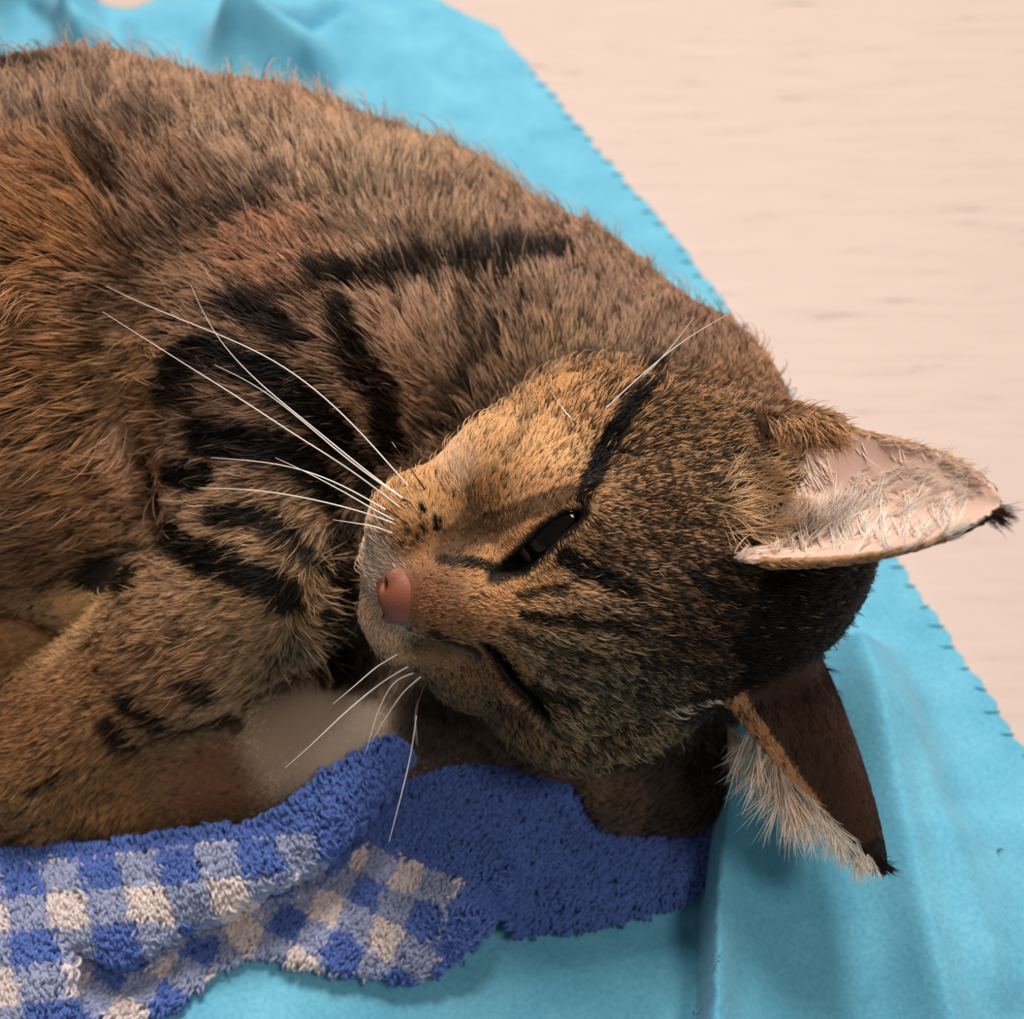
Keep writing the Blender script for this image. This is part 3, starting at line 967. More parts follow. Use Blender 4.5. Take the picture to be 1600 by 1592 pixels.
# ------------------------------------------------------------------ fleece blanket
EDGE = [P(*q, 0.0)[:2] for q in ((560, -70), (690, 2), (778, 46), (850, 130), (940, 240), (1040, 352), (1130, 470), (1210, 580), (1310, 735), (1400, 872), (1500, 1020), (1600, 1168), (1760, 1400), (1900, 1620), (2000, 1800), (2350, 2600))]
EDGE = sorted([tuple(q) for q in EDGE], key=lambda q: q[1])
ey, ex = np.array([q[1] for q in EDGE]), np.array([q[0] for q in EDGE])
ys = np.concatenate([np.arange(-26.0, -13.0, 0.3), np.arange(-13.0, 4, 0.085), np.arange(4, 31.0, 0.15)])
NU = 460
uu = np.linspace(0, 1, NU) ** 0.62
xe = np.interp(ys, ey, ex) + 0.05 * np.sin(ys * 9.7) + 0.05 * np.sin(ys * 3.1)
BX = -34 + (xe[:, None] + 34) * uu[None]
BY = np.repeat(ys[:, None], NU, 1)
xy = np.stack([BX.ravel(), BY.ravel()], 1)


def PX(pl, z=0.8):
    return [P(px, py, z)[:2] for px, py in pl]


def ridge(pl, h, w, z=0.8, ends=0.15, wr=None):
    d, t, s_ = poly_dist(xy, PX(pl, z))
    ww = np.where(s_ > 0, w, wr or w)
    fade = smoothstep(0, ends, t) * smoothstep(0, ends, 1 - t) if ends > 0 else 1.0
    return h * fade * np.exp(-(np.sqrt(d * d + 0.01) / ww) ** 1.5)


bz = np.zeros(len(xy))
bz += 0.05 * fbm(xy, 0.5, 3, 3)
# the fold that lies over the end of the towel
d, t, s_ = poly_dist(xy, PX([(1128, 1130), (1122, 1240), (1112, 1340), (1106, 1430), (1102, 1592), (1098, 1800)], 1.6))
lx = np.interp(xy[:, 1], [q[1] for q in PX([(1098, 1800), (1102, 1592), (1106, 1430), (1112, 1340), (1122, 1240), (1128, 1130)], 1.6)],
               [q[0] for q in PX([(1098, 1800), (1102, 1592), (1106, 1430), (1112, 1340), (1122, 1240), (1128, 1130)], 1.6)])
dx = xy[:, 0] - lx
yfade = 1 - smoothstep(P(1200, 1150, 0)[1], P(1200, 1000, 0)[1], xy[:, 1])
bz += yfade * smoothstep(-0.06, 0.14, dx) * (2.0 * np.exp(-np.clip(dx, 0, 9) / 2.3) + 0.25 * np.exp(-((dx - 0.25) / 0.35) ** 2)) * smoothstep(5.2, 3.2, dx)
bz += ridge([(1330, 960), (1350, 1045), (1385, 1200), (1425, 1370), (1478, 1592), (1530, 1800)], 1.55, 1.0, 1.2, 0.10, wr=0.75)
bz += ridge([(1365, 1000), (1430, 1180), (1500, 1380), (1590, 1640)], 0.65, 0.7, 0.6, 0.2)
bz += ridge([(1490, 1250), (1560, 1420), (1640, 1592)], 0.35, 0.9, 0.5, 0.2)
# rumples behind the back
bz += ridge([(560, -40), (500, 20), (440, 45), (370, 62), (290, 75)], 1.7, 2.0, 0.8, 0.25, wr=1.4)
bz += ridge([(525, 125), (470, 98), (400, 72), (320, 88)], 1.5, 1.0, 0.6, 0.3)
bz -= ridge([(525, 150), (470, 122)], 0.5, 0.6, 0.3, 0.3)
bz -= ridge([(560, -10), (500, 35), (467, 58), (470, 88)], 1.7, 0.5, 0.6, 0.25)
bz += ridge([(430, -60), (330, 0), (230, 40), (170, 60)], 0.9, 1.5, 0.6, 0.25)
bz += ridge([(-30, -40), (60, 10), (120, 55), (160, 110)], 2.3, 1.2, 0.8, 0.25, wr=0.8)
bz += ridge([(150, -60), (140, 10), (135, 70)], 1.0, 0.8, 0.6, 0.25)
bz -= ridge([(20, 0), (80, 45), (110, 75)], 1.5, 0.6, 0.3, 0.25)
bz += ridge([(600, 60), (700, 160), (800, 300)], 0.25, 1.6, 0.2, 0.3)
# slack in front of the towel
bz += ridge([(700, 1592), (900, 1520), (1060, 1480)], 0.35, 0.8, 0.2, 0.3)
bz += ridge([(1000, 1700), (1060, 1560), (1080, 1440)], 0.4, 0.6, 0.2, 0.3)
edge_d = (xe[:, None] - BX).ravel()
bz *= smoothstep(0.0, 0.9, edge_d) * 0.85 + 0.15
bz = np.maximum(bz, -0.12)
V, q, off = grid_sheet(BX, BY, bz.reshape(BX.shape), 0.30)
# bare floor shows between two edges behind the back
fc = V[q].mean(1)[:, :2]
gap = inside_poly(fc, [tuple(p) for p in PX([(152, 36), (160, 40), (200, 24), (250, -8), (330, -60), (150, -120)], 0.2)])
q = q[~gap]
V, Fq, _ = drop_loose(V, close_sheet(q, off))
bl_mat, nt, b = new_mat('teal_fleece', tuple(srgb(88, 190, 212)), 0.9)
b.inputs['Sheen Weight'].default_value = 0.15
b.inputs['Sheen Roughness'].default_value = 0.5
b.inputs['Specular IOR Level'].default_value = 0.2
tc = nt.nodes.new('ShaderNodeTexCoord')
n1 = nt.nodes.new('ShaderNodeTexNoise'); n1.inputs['Scale'].default_value = 900.0; n1.inputs['Detail'].default_value = 4.0
n2 = nt.nodes.new('ShaderNodeTexNoise'); n2.inputs['Scale'].default_value = 60.0; n2.inputs['Detail'].default_value = 3.0
rp = nt.nodes.new('ShaderNodeValToRGB')
rp.color_ramp.elements[0].position = 0.3; rp.color_ramp.elements[0].color = (*srgb(78, 152, 184), 1)
rp.color_ramp.elements[1].position = 0.7; rp.color_ramp.elements[1].color = (*srgb(113, 185, 209), 1)
mixn = nt.nodes.new('ShaderNodeMath'); mixn.operation = 'ADD'
hm = nt.nodes.new('ShaderNodeMath'); hm.operation = 'MULTIPLY'; hm.inputs[1].default_value = 0.5
nt.links.new(tc.outputs['Object'], n1.inputs['Vector']); nt.links.new(tc.outputs['Object'], n2.inputs['Vector'])
nt.links.new(n1.outputs['Fac'], mixn.inputs[0]); nt.links.new(n2.outputs['Fac'], mixn.inputs[1])
nt.links.new(mixn.outputs[0], hm.inputs[0]); nt.links.new(hm.outputs[0], rp.inputs['Fac'])
nt.links.new(rp.outputs['Color'], b.inputs['Base Color'])
bp = nt.nodes.new('ShaderNodeBump'); bp.inputs['Strength'].default_value = 0.3; bp.inputs['Distance'].default_value = 0.0004
nt.links.new(n1.outputs['Fac'], bp.inputs['Height']); nt.links.new(bp.outputs['Normal'], b.inputs['Normal'])
blanket = mesh_obj('fleece_blanket', V, Fq, bl_mat)
tag(blanket, 'turquoise fleece blanket with stitched edge spread under the cat', 'blanket')

# overcast stitches along the edge
st_mat, nt, b = new_mat('stitch_thread', tuple(srgb(66, 158, 180)), 0.7)


def tube(pl, rad, sides=6):
    pl = np.asarray(pl, dtype=float)
    n = len(pl)
    rad = np.full(n, rad) if np.isscalar(rad) else np.asarray(rad)
    tg = np.gradient(pl, axis=0)
    tg /= np.linalg.norm(tg, axis=1, keepdims=True) + 1e-9
    up = np.array([0.31, 0.21, 0.93])
    u = np.cross(tg, up); u /= np.linalg.norm(u, axis=1, keepdims=True) + 1e-9
    v = np.cross(tg, u)
    an = np.linspace(0, 2 * np.pi, sides, endpoint=False)
    V = (pl[:, None] + rad[:, None, None] * (np.cos(an)[None, :, None] * u[:, None] + np.sin(an)[None, :, None] * v[:, None])).reshape(-1, 3)
    F = []
    for i in range(n - 1):
        for j in range(sides):
            k = (j + 1) % sides
            F.append((i * sides + j, i * sides + k, (i + 1) * sides + k, (i + 1) * sides + j))
    return V, np.array(F)


SV_, SF_ = tube([(0.03, 0, -0.10), (0.035, 0.0, 0.01), (-0.10, 0.02, 0.03), (-0.24, 0.05, 0.03), (-0.34, 0.09, 0.0)], [.016, .022, .024, .022, .012])
stitch_me = None
for i, yy in enumerate(np.arange(-9.5, 24, 0.62)):
    j = int(np.argmin(np.abs(ys - yy)))
    x0, x1 = np.interp(yy - 0.2, ys, xe), np.interp(yy + 0.2, ys, xe)
    if abs(x1 - x0) > 1.2:
        continue
    if stitch_me is None:
        so = mesh_obj('stitch', SV_, SF_, st_mat, blanket)
        stitch_me = so.data
    else:
        so = bpy.data.objects.new('stitch', stitch_me)
        scene.collection.objects.link(so)
        so.parent = blanket
    rz = math.atan2(-(x1 - x0), 0.4)
    zz = bz.reshape(BX.shape)[j, -1]
    so.location = (xe[j] * S, yy * S, (zz + 0.01) * S)
    so.rotation_euler = (0, 0, rz * 0.6 + 0.2 * math.sin(i * 2.3))
    so.scale = (0.85 + 0.25 * math.sin(i * 1.7), 1, 1)
    so['label'] = 'dark teal overcast stitch on the blanket edge'
print('blanket', len(V), round(time.time() - T0, 1))

# ------------------------------------------------------------------ checked terry towel
OUT = [(-90, 1330, 1.4), (130, 1320, 1.6), (270, 1302, 1.9), (400, 1285, 2.2), (450, 1258, 2.5), (520, 1202, 2.8), (580, 1166, 2.8), (640, 1138, 2.4), (700, 1110, 2.2), (800, 1110, 2.0), (890, 1165, 1.8), (905, 1215, 1.2), (912, 1280, .8), (990, 1305, .6), (1150, 1290, .6),
       (1150, 1375, .5), (1110, 1388, .4), (1040, 1412, .4), (960, 1437, .35), (870, 1452, .35), (800, 1454, .35), (772, 1430, .5), (750, 1470, .9), (702, 1505, .8), (650, 1526, .6), (570, 1517, .4), (500, 1510, .3), (420, 1491, .25),
       (350, 1513, .2), (270, 1573, .2), (200, 1590, .2), (116, 1610, .3), (112, 1760, .5), (-90, 1760, .8)]
CL = [(668, 1120, 2.3), (625, 1205, 2.4), (545, 1300, 2.3), (470, 1357, 2.0), (350, 1415, 1.7), (285, 1442, 1.5), (185, 1502, 1.3), (106, 1462, 1.5), (110, 1592, 1.1), (112, 1760, .8)]
CA = [(-60, 1340, 1.5), (60, 1345, 1.5), (130, 1325, 1.6), (270, 1312, 2.0), (400, 1290, 2.3), (450, 1262, 2.6), (520, 1205, 2.9), (590, 1165, 2.9), (650, 1130, 2.5),
      (0, 1440, 1.5), (100, 1420, 1.6), (200, 1430, 1.7), (320, 1390, 2.0), (430, 1350, 2.3), (530, 1270, 2.6), (600, 1200, 2.7), (180, 1495, 1.3), (285, 1435, 1.5), (350, 1410, 1.7), (470, 1352, 2.0), (105, 1455, 1.6),
      (0, 1530, 1.1), (80, 1530, 1.5), (60, 1600, 1.1), (0, 1650, .8), (90, 1700, .8)]
CB = [(690, 1120, 2.1), (760, 1120, 2.1), (880, 1160, 1.9), (700, 1200, 1.7), (800, 1220, 1.75), (640, 1230, .9), (570, 1320, .45), (490, 1390, .3), (400, 1440, .25), (300, 1500, .2), (220, 1570, .2),
      (650, 1310, 1.3), (720, 1330, 1.9), (785, 1348, 2.5), (600, 1400, .95), (680, 1420, 1.6), (740, 1420, 2.1), (540, 1470, .7), (640, 1490, 1.05), (650, 1524, .45), (700, 1500, .7), (745, 1468, 1.3), (570, 1516, .35), (430, 1490, .25), (350, 1510, .2),
      (785, 1425, .3), (812, 1385, .5), (845, 1330, 1.0), (860, 1240, 1.35), (890, 1200, 1.6), (880, 1400, .8), (900, 1320, .9), (960, 1340, .6), (960, 1420, .35), (1060, 1340, .6), (1060, 1400, .4), (820, 1452, .3), (1150, 1330, .6), (1000, 1300, .55), (905, 1280, .9)]
outl = [tuple(P(px, py, z)[:2]) for px, py, z in OUT]
cl = [P(px, py, z)[:2] for px, py, z in CL]
gx = np.arange(min(q[0] for q in outl), max(q[0] for q in outl), 0.075)
gy = np.arange(min(q[1] for q in outl), max(q[1] for q in outl), 0.075)
TX, TY = np.meshgrid(gx, gy, indexing='ij')
txy = np.stack([TX.ravel(), TY.ravel()], 1)


def rbf(ctrl, p, lam=0.02):
    c = np.array([P(px, py, z) for px, py, z in ctrl])
    def phi(a, b_):
        r = np.sqrt(((a[:, None] - b_[None]) ** 2).sum(-1))
        return r
    n = len(c)
    A = np.block([[phi(c[:, :2], c[:, :2]) - lam * n * np.eye(n) * 0.2, np.ones((n, 1))], [np.ones((1, n)), np.zeros((1, 1))]])
    w = np.linalg.solve(A, np.concatenate([c[:, 2], [0]]))
    return phi(p, c[:, :2]) @ w[:n] + w[n]


# side of the overlap line: inside the polygon made by the line and the far corners
regA = [tuple(q) for q in cl] + [tuple(P(-400, 1760, 1)[:2]), tuple(P(-400, 1000, 1)[:2]), tuple(P(500, 1000, 1)[:2]), tuple(P(650, 1050, 1)[:2])]
inA = inside_poly(txy, regA)
dcl, tcl, _ = poly_dist(txy, cl)
sdA = np.where(inA, dcl, -dcl)
zA, zB = rbf(CA, txy), rbf(CB, txy)
bl = smoothstep(-0.08, 0.06, sdA)
zA = zA - 0.35 * np.exp(-np.maximum(sdA, 0) / 0.18)
tz = zB * (1 - bl) + zA * bl
tz += 0.035 * fbm(txy, 1.6, 77, 3)
# the overlapping layer hangs over the lower one
sg = sdA.reshape(TX.shape)
gxx, gyy = np.gradient(sg, 0.075, 0.075)
gl_ = np.sqrt(gxx ** 2 + gyy ** 2) + 1e-6
und = 0.75 * smoothstep(-1.1, -0.05, sg) * (sg < 0.0) * smoothstep(0.2, 0.9, (zA - zB).reshape(TX.shape))
V, q, off = grid_sheet(TX + und * gxx / gl_, TY + und * gyy / gl_, tz.reshape(TX.shape), 0.28)
keep_xy = np.stack([TX.ravel(), TY.ravel()], 1)
keep_xy = np.concatenate([keep_xy, keep_xy])
fc = keep_xy[q].mean(1)
q = q[inside_poly(fc, outl)]
Fq = close_sheet(q, off)
V, Fq, used = drop_loose(V, Fq)
V = relax(V, Fq, 2, 0.5)


def affine(pxy0, e1, e2, z=1.1):
    o_ = P(*pxy0, z)[:2]
    a_ = P(pxy0[0] + e1[0], pxy0[1] + e1[1], z)[:2] - o_
    b_ = P(pxy0[0] + e2[0], pxy0[1] + e2[1], z)[:2] - o_
    return o_, np.linalg.inv(np.stack([a_, b_], 1))


oA, mA = affine((40, 1372), (125, -8), (14, 100), 1.5)
oB, mB = affine((583, 1388), (92, 51), (-43, 87), 1.0)
BLUE, MIDB, WHITE = srgb(82, 108, 176), srgb(146, 156, 188), srgb(214, 202, 200)


def towel_color(p):
    xy_ = p[:, :2]
    ia = inside_poly(xy_, regA)
    uvA = (xy_ - oA) @ mA.T
    uvB = (xy_ - oB) @ mB.T
    uv = np.where(ia[:, None], uvA, uvB)
    uv = uv + 0.018 * np.stack([fbm(xy_, 6, 5), fbm(xy_, 6, 6)], 1)
    su = np.abs(((uv[:, 0] + 0.5) % 1.0) - 0.5) < 0.25
    sv = np.abs(((uv[:, 1] + 0.5) % 1.0) - 0.5) < 0.25
    n = su.astype(int) + sv
    c = np.where((n == 2)[:, None], BLUE, np.where((n == 1)[:, None], MIDB, WHITE))
    solid = np.where(ia, (uvA[:, 1] < -0.27) | (uvA[:, 0] > 3.75), (uvB[:, 1] < -0.72) | (uvB[:, 0] > 1.30))
    pr_, _ = proj(p)
    c[solid] = BLUE
    return c * (0.92 + 0.08 * fbm(xy_, 3, 9)[:, None])


tw_mat, nt, b = new_mat('terry_cloth', (0.2, 0.3, 0.6), 0.95)
b.inputs['Specular IOR Level'].default_value = 0.15
at = nt.nodes.new('ShaderNodeAttribute'); at.attribute_name = 'coat'
nt.links.new(at.outputs['Color'], b.inputs['Base Color'])
towel = mesh_obj('terry_towel', V, Fq, tw_mat)
tag(towel, 'blue and white checked terry towel crumpled in front of the cat', 'towel')
tcol = towel_color(V)
ca = towel.data.attributes.new('coat', 'FLOAT_COLOR', 'POINT')
ca.data.foreach_set('color', np.concatenate([tcol * 0.75, np.ones((len(V), 1))], 1).astype(np.float32).ravel())
# loops of the pile
ntop = (used < off).sum()
tf = Fq[(Fq < ntop).all(1)]
tri = np.concatenate([tf[:, [0, 1, 2]], tf[:, [0, 2, 3]]])
tn = np.cross(V[tri[:, 1]] - V[tri[:, 0]], V[tri[:, 2]] - V[tri[:, 0]])
ar = np.linalg.norm(tn, axis=1)
cum = np.cumsum(ar)
NL = 40000
fi = np.searchsorted(cum, rng.random(NL) * cum[-1])
r1, r2 = np.sqrt(rng.random(NL)), rng.random(NL)
w_ = np.stack([1 - r1, r1 * (1 - r2), r1 * r2], 1)
lp = (V[tri[fi]] * w_[:, :, None]).sum(1)
lnrm = tn[fi] / (ar[fi][:, None] + 1e-12)
ia = inside_poly(lp[:, :2], regA)
dirs = np.where(ia[:, None], np.array([0.25, -0.9, 0]), np.array([-0.55, -0.75, 0])) + rng.normal(size=lp.shape) * 0.38
dirs -= lnrm * (dirs * lnrm).sum(1, keepdims=True)
dirs /= np.linalg.norm(dirs, axis=1, keepdims=True) + 1e-9
hh = 0.18 * rng.uniform(0.7, 1.25, NL)
lpts = np.stack([lp, lp + lnrm * (hh * 0.75)[:, None] + dirs * (hh * 0.25)[:, None], lp + lnrm * hh[:, None] + dirs * (hh * 0.75)[:, None],
                 lp + lnrm * (hh * 0.55)[:, None] + dirs * (hh * 1.15)[:, None], lp + lnrm * 0.0 + dirs * (hh * 1.0)[:, None]], 1)
lc = towel_color(lp) * rng.uniform(0.85, 1.15, NL)[:, None]
loop_mat, nt, b = new_mat('terry_loops', (0.2, 0.3, 0.6), 0.9)
b.inputs['Specular IOR Level'].default_value = 0.2
at = nt.nodes.new('ShaderNodeAttribute'); at.attribute_name = 'tip_color'
nt.links.new(at.outputs['Color'], b.inputs['Base Color'])
loops = hair_object('pile', lpts, np.full((NL, 5), 0.028), lc, lc, towel, loop_mat)
loops['label'] = 'looped terry pile'
print('towel', len(V), round(time.time() - T0, 1))


# ------------------------------------------------------------------ nose leather, eyes, whiskers, ear tufts
def small_field(lo, hi, step, build):
    global GX, GY, GZ, FLD
    keep = (GX, GY, GZ, FLD)
    GX, GY, GZ = (np.arange(lo[d], hi[d], step).astype(np.float32) for d in range(3))
    FLD = np.full((len(GX), len(GY), len(GZ)), 4.0, dtype=np.float32)
    build()
    v, f = surface_nets(FLD, GX, GY, GZ)
    GX, GY, GZ, FLD = keep
    return relax(v, f, 2, 0.5), f


def build_nose():
    hball((4.10, 0, -0.80), (0.56, 0.60, 0.46), 0.1, pitch=-14)
    hlimb((4.36, 0, -1.05), (4.30, 0, -1.5), 0.26, 0.12, 0.2)
    for s in (1, -1):
        hball((4.28, 0.42 * s, -1.02), (0.30, 0.24, 0.20), 0.12)
        hball((4.62, 0.34 * s, -1.04), (0.42, 0.15, 0.11), 0.05, yaw=20 * s, roll=-25 * s, carve=True)
        hball((4.48, 0.60 * s, -1.10), (0.28, 0.16, 0.06), 0.05, roll=20 * s, carve=True)
    hlimb((4.85, 0, -1.15), (4.55, 0, -1.6), 0.05, 0.05, 0.05, carve=True)


nose_mat, nt, b = new_mat('nose_leather', tuple(srgb(124, 70, 48)), 0.6)
tc = nt.nodes.new('ShaderNodeTexCoord')
vz = nt.nodes.new('ShaderNodeTexVoronoi'); vz.inputs['Scale'].default_value = 2200
bp = nt.nodes.new('ShaderNodeBump'); bp.inputs['Strength'].default_value = 0.25; bp.inputs['Distance'].default_value = 0.0002
nt.links.new(tc.outputs['Object'], vz.inputs['Vector']); nt.links.new(vz.outputs['Distance'], bp.inputs['Height']); nt.links.new(bp.outputs['Normal'], b.inputs['Normal'])
nv, nf = small_field(NOSE_C - 1.1, NOSE_C + 1.1, 0.03, build_nose)
nose = mesh_obj('nose', nv, nf, nose_mat, cat)
nose['label'] = 'terracotta brown nose leather'

eye_mat, nt, b = new_mat('eye_surface', (0.006, 0.005, 0.004), 0.06)
b.inputs['Specular IOR Level'].default_value = 0.22
lid_mat, nt, b = new_mat('third_eyelid', tuple(srgb(128, 104, 104)), 0.3)


def ball_mesh(c, r, axis=None, cone=None, seg=40):
    """sphere, or the cap of it within an angle of an axis"""
    z = np.array([0, 0, 1.0]) if axis is None else axis / np.linalg.norm(axis)
    x = np.cross(z, [0.3, 0.9, 0.1]); x /= np.linalg.norm(x)
    y = np.cross(z, x)
    ring = np.linspace(0.001, np.pi - 0.001 if cone is None else cone, 28)
    an = np.linspace(0, 2 * np.pi, seg, endpoint=False)
    V = c + r * (np.cos(ring)[:, None, None] * z + np.sin(ring)[:, None, None] * (np.cos(an)[None, :, None] * x + np.sin(an)[None, :, None] * y))
    V = V.reshape(-1, 3)
    F = [(i * seg + j, (i + 1) * seg + j, (i + 1) * seg + (j + 1) % seg, i * seg + (j + 1) % seg) for i in range(27) for j in range(seg)]
    return V, np.array(F)


for k, (EC, A, B, n, e, t, L, ER, wmax) in enumerate(EYES):
    v, f = ball_mesh(EC, ER - 0.045)
    eye = mesh_obj('eye', v, f, eye_mat, cat)
    eye['label'] = 'half open dark glossy eye' if k == 0 else 'nearly closed eye on the lower side of the face'
    ax = (A * 0.70 + B * 0.30) - EC
    v, f = ball_mesh(EC, ER - 0.03, ax, 0.20)
    tl = mesh_obj('third_eyelid', v, f, lid_mat, eye)
    tl['label'] = 'greyish third eyelid at the inner corner'

wh_mat, nt, b = new_mat('whisker', tuple(srgb(245, 238, 230)), 0.35)
wd_mat, nt, b = new_mat('whisker_dark', tuple(srgb(60, 38, 28)), 0.4)
WHISK = [  # root first, in the photograph; depth change along the hair; dark part of the length
    ([(640, 762), (610, 728), (560, 670), (500, 612), (430, 560), (330, 517), (220, 475), (165, 447)], -1.2, 0),
    ([(640, 786), (600, 758), (540, 710), (480, 660), (410, 605), (345, 540), (315, 490), (298, 445)], -1.0, 0),
    ([(634, 800), (600, 772), (540, 727), (460, 680), (380, 625), (290, 570), (220, 525), (160, 487)], -1.1, 0),
    ([(650, 792), (600, 760), (540, 716), (470, 655), (400, 600), (335, 570)], -0.9, .1),
    ([(630, 812), (600, 795), (540, 760), (480, 735), (420, 722), (330, 715)], -0.7, .12),
    ([(625, 822), (600, 810), (540, 792), (470, 776), (400, 765), (310, 762)], -0.6, 0),
    ([(622, 815), (590, 800), (540, 770), (480, 738), (430, 715)], -0.6, 0),
    ([(668, 770), (650, 745), (628, 712), (612, 690)], -0.2, .9),
    ([(620, 836), (585, 822), (540, 815), (520, 812)], -0.3, 0),
    ([(640, 1040), (600, 1062), (540, 1112), (480, 1170), (445, 1200)], -0.2, 0),
    ([(650, 1050), (615, 1062), (590, 1110), (572, 1175)], -0.1, 0),
    ([(625, 1020), (590, 1040), (550, 1075), (520, 1100)], -0.2, 0),
    ([(668, 1060), (652, 1090), (650, 1130), (640, 1190), (625, 1250), (608, 1315)], -0.8, .25),
    ([(660, 1055), (630, 1080), (600, 1125), (580, 1160)], -0.2, 0),
    ([(660, 1065), (648, 1120), (652, 1165)], -0.3, .4),
    ([(935, 650), (960, 625), (1000, 588), (1050, 545), (1090, 518), (1135, 492)], -0.6, 0),
    ([(985, 606), (1020, 575), (1055, 535), (1085, 495)], -0.5, 0),
    ([(905, 668), (880, 640), (860, 610)], -0.2, .3),
]


def smooth_line(pl, n):
    pl = np.asarray(pl, dtype=float)
    t = np.concatenate([[0], np.cumsum(np.linalg.norm(np.diff(pl, axis=0), axis=1))])
    t /= t[-1]
    q = np.linspace(0, 1, n)
    out = np.stack([np.interp(q, t, pl[:, d]) for d in range(pl.shape[1])], 1)
    for _ in range(6):
        out[1:-1] = 0.25 * out[:-2] + 0.5 * out[1:-1] + 0.25 * out[2:]
    return out


for pl, dz, dk in WHISK:
    line = smooth_line(pl, 30)
    p, n = hit(*line[0])
    if p is None:
        continue
    d0 = (p - CAM) @ CF + 0.05
    pts3 = []
    for i, (x, y) in enumerate(line):
        f = i / 29
        dd = d0 + dz * (1 - (1 - f) ** 1.6)
        h_, _n = hit(x, y)
        if h_ is not None and i > 3:
            dd = min(dd, (h_ - CAM) @ CF - 0.35 * min(1, (i - 3) / 5))
        pts3.append(Q(x, y, dd))
    pts3 = smooth_line(pts3, 30)
    taper = 0.016 * (1 - np.linspace(0, 1, 30) ** 1.5 * 0.8)
    v, f = tube(pts3, taper, 6)
    w = mesh_obj('whisker', v, f, wh_mat, cat)
    if dk > 0:
        w.data.materials.append(wd_mat)
        cut = int(dk * 29)
        mi = np.zeros(len(f), dtype=np.int32)
        mi[:cut * 6] = 1
        w.data.polygons.foreach_set('material_index', mi)


def strands(poly, n, dirs, length, color, lift=0.5, width=0.008, spread=0.2, root_dark=0.8, curl=0.15, back=0.0, clump=1):
    """long hairs rooted on the skin inside an outline"""
    poly = [(float(x), float(y)) for x, y in poly]
    lo, hi_ = np.min(poly, 0), np.max(poly, 0)
    out, tipc_, rad_ = [], [], []
    tries = 0
    while len(out) < n and tries < n * 8:
        tries += 1
        q = lo + rng.random(2) * (hi_ - lo)
        if not inside_poly(q[None], poly)[0]:
            continue
        p, nr = hit(*q)
        if p is None:
            continue
        dx, dy = dirs(q) if callable(dirs) else dirs
        L0 = (length(q) if callable(length) else length) * rng.uniform(0.6, 1.15)
        lockdir = rng.normal(size=2) * spread
        for _ in range(clump):
            if len(out) >= n:
                break
            r_ = p + rng.normal(size=3) * 0.02 * (clump > 1)
            dd = lift_dir(nr, dx + lockdir[0] + rng.normal() * spread * 0.3, dy + lockdir[1] + rng.normal() * spread * 0.3)
            w = rng.normal(size=3) * curl
            s_ = np.linspace(0, 1, 6)[:, None]
            out.append(r_ + L0 * (dd * s_ + nr * lift * (s_ - 0.5 * s_ ** 2) + w * s_ ** 2))
            tipc_.append(color * rng.uniform(0.8, 1.15))
    out = np.array(out)
    prof_ = np.array([0.9, 1.0, 0.95, 0.8, 0.55, 0.12])
    return out, np.repeat((width * prof_)[None], len(out), 0), np.clip(np.array(tipc_), 0, 0.95), root_dark


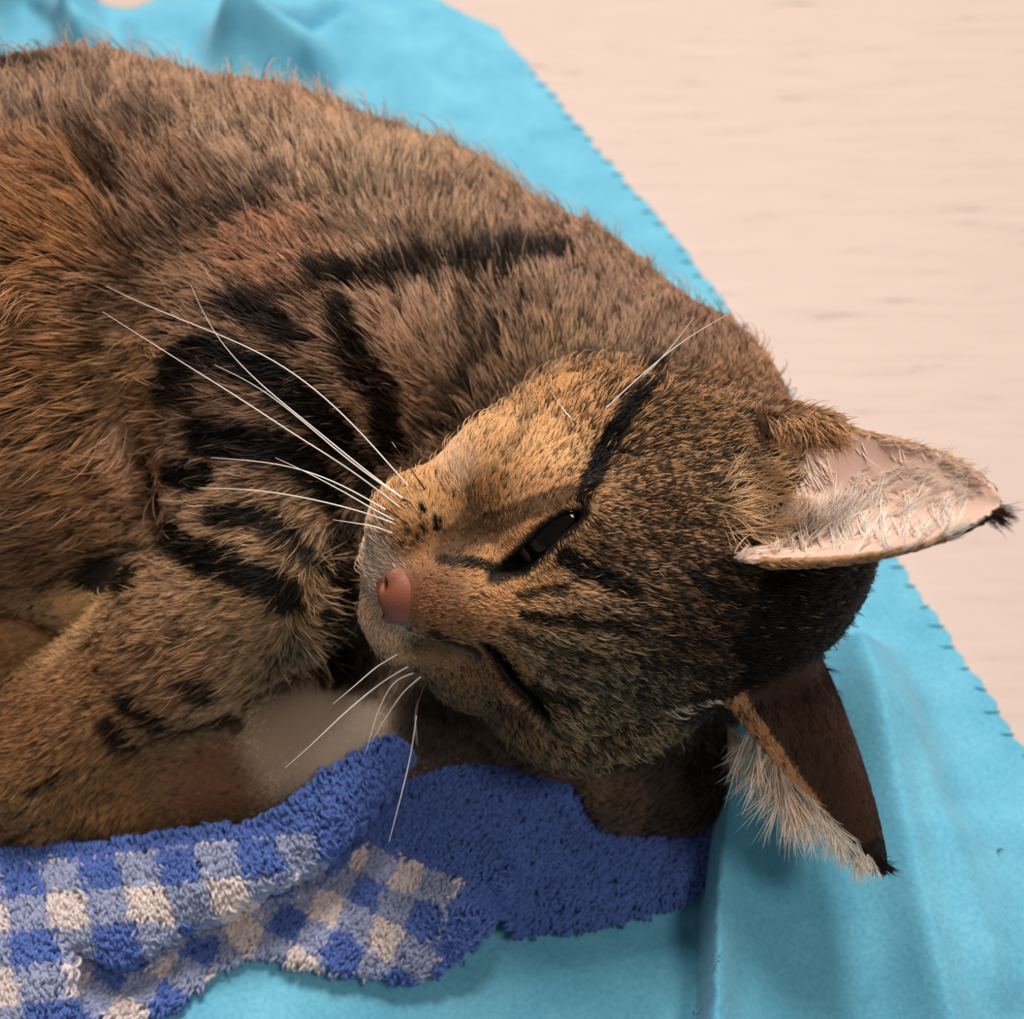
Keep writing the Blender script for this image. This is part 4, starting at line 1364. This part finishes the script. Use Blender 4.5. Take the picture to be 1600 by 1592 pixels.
CREAM, PALE, SAND = srgb(250, 240, 230), srgb(238, 218, 198), srgb(236, 200, 156)
TUFTS = [
    strands([(1240, 868), (1300, 872), (1420, 862), (1500, 838), (1500, 790), (1400, 800), (1300, 800), (1250, 810)], 620, lambda q: (0.55, -0.75), lambda q: 1.05 - 0.0024 * (q[0] - 1250), CREAM, 0.32, 0.0062, 0.2, 0.85, 0.09, clump=5),
    strands([(1300, 800), (1500, 790), (1530, 760), (1460, 720), (1330, 740)], 260, lambda q: (0.85, -0.4), 0.4, CREAM, 0.3, 0.0055, 0.25, 0.85, 0.12, clump=3),
    strands([(1345, 668), (1430, 674), (1500, 705), (1545, 760), (1520, 770), (1460, 715), (1380, 695)], 260, (0.9, 0.3), 0.3, PALE, 0.3, 0.006, 0.25, 0.8, 0.1, clump=2),
    strands([(1120, 735), (1180, 720), (1200, 760), (1190, 830), (1140, 840), (1115, 790)], 420, lambda q: (0.95, -0.15 + (q[1] - 760) * 0.004), 0.8, SAND, 0.6, 0.008, 0.42, 0.45, 0.15, clump=3),
    strands([(1190, 830), (1260, 800), (1280, 860), (1200, 870)], 350, (0.6, -0.75), 0.6, PALE, 0.7, 0.0085, 0.3, 0.6, 0.12, clump=4),
    strands([(1195, 645), (1260, 640), (1320, 660), (1310, 690), (1210, 680)], 700, lambda q: (0.6, 0.75), 0.42, srgb(214, 172, 130), 0.5, 0.0085, 0.3, 0.4, 0.12, clump=3),
    strands([(1130, 1125), (1165, 1140), (1250, 1235), (1240, 1262), (1150, 1180)], 700, lambda q: (-0.25 + 0.004 * (q[0] - 1130), 0.95), 1.15, PALE, 0.6, 0.009, 0.25, 0.7, 0.14, clump=5),
    strands([(1240, 1225), (1262, 1242), (1365, 1345), (1350, 1352), (1240, 1260)], 700, lambda q: (0.15, 0.95), lambda q: 0.85 - 0.004 * (q[0] - 1240), CREAM, 0.6, 0.0085, 0.25, 0.7, 0.12, clump=4),
    strands([(1545, 800), (1566, 785), (1560, 822), (1530, 842)], 120, (0.9, 0.35), 0.45, srgb(50, 34, 26), 0.3, 0.006, 0.2, 0.8, 0.1),
    strands([(1365, 1335), (1385, 1358), (1372, 1356)], 80, (0.85, 0.4), 0.4, srgb(30, 20, 16), 0.2, 0.007, 0.15, 0.8, 0.1),
    strands([(480, 860), (530, 860), (510, 1050), (450, 1070)], 90, lambda q: (0.75, 0.45 + (q[1] - 950) * 0.004), 0.85, srgb(224, 186, 146), 0.5, 0.0075, 0.35, 0.3, 0.15),
]
pp = np.concatenate([q[0] for q in TUFTS]); rr = np.concatenate([q[1] for q in TUFTS]); cc = np.concatenate([q[2] for q in TUFTS])
rc = np.concatenate([q[2] * q[3] for q in TUFTS])
tuft = hair_object('long_fur', pp, rr, cc, rc, body, hair_mat)
tuft['label'] = 'long pale hairs of the ears and elbow'
print('tufts', len(pp), 'script', round(time.time() - T0, 1))

# a curl of dark lint caught on the fleece
lp_ = P(1556, 1335, 0.0)
lint_mat, nt, b = new_mat('lint', tuple(srgb(16, 44, 54)), 0.9)
an_ = np.linspace(0, 4.2, 14)
near_i = int(np.argmin(((xy - lp_[:2]) ** 2).sum(1)))
v, f = tube(np.stack([lp_[0] + 0.07 * np.cos(an_), lp_[1] + 0.05 * np.sin(an_) - 0.02 * an_, np.full(14, bz[near_i] + 0.03) + 0.02 * np.sin(an_)], 1), 0.016, 6)
lint = mesh_obj('lint_curl', v, f, lint_mat)
tag(lint, 'tiny dark curl of lint on the turquoise blanket', 'lint')
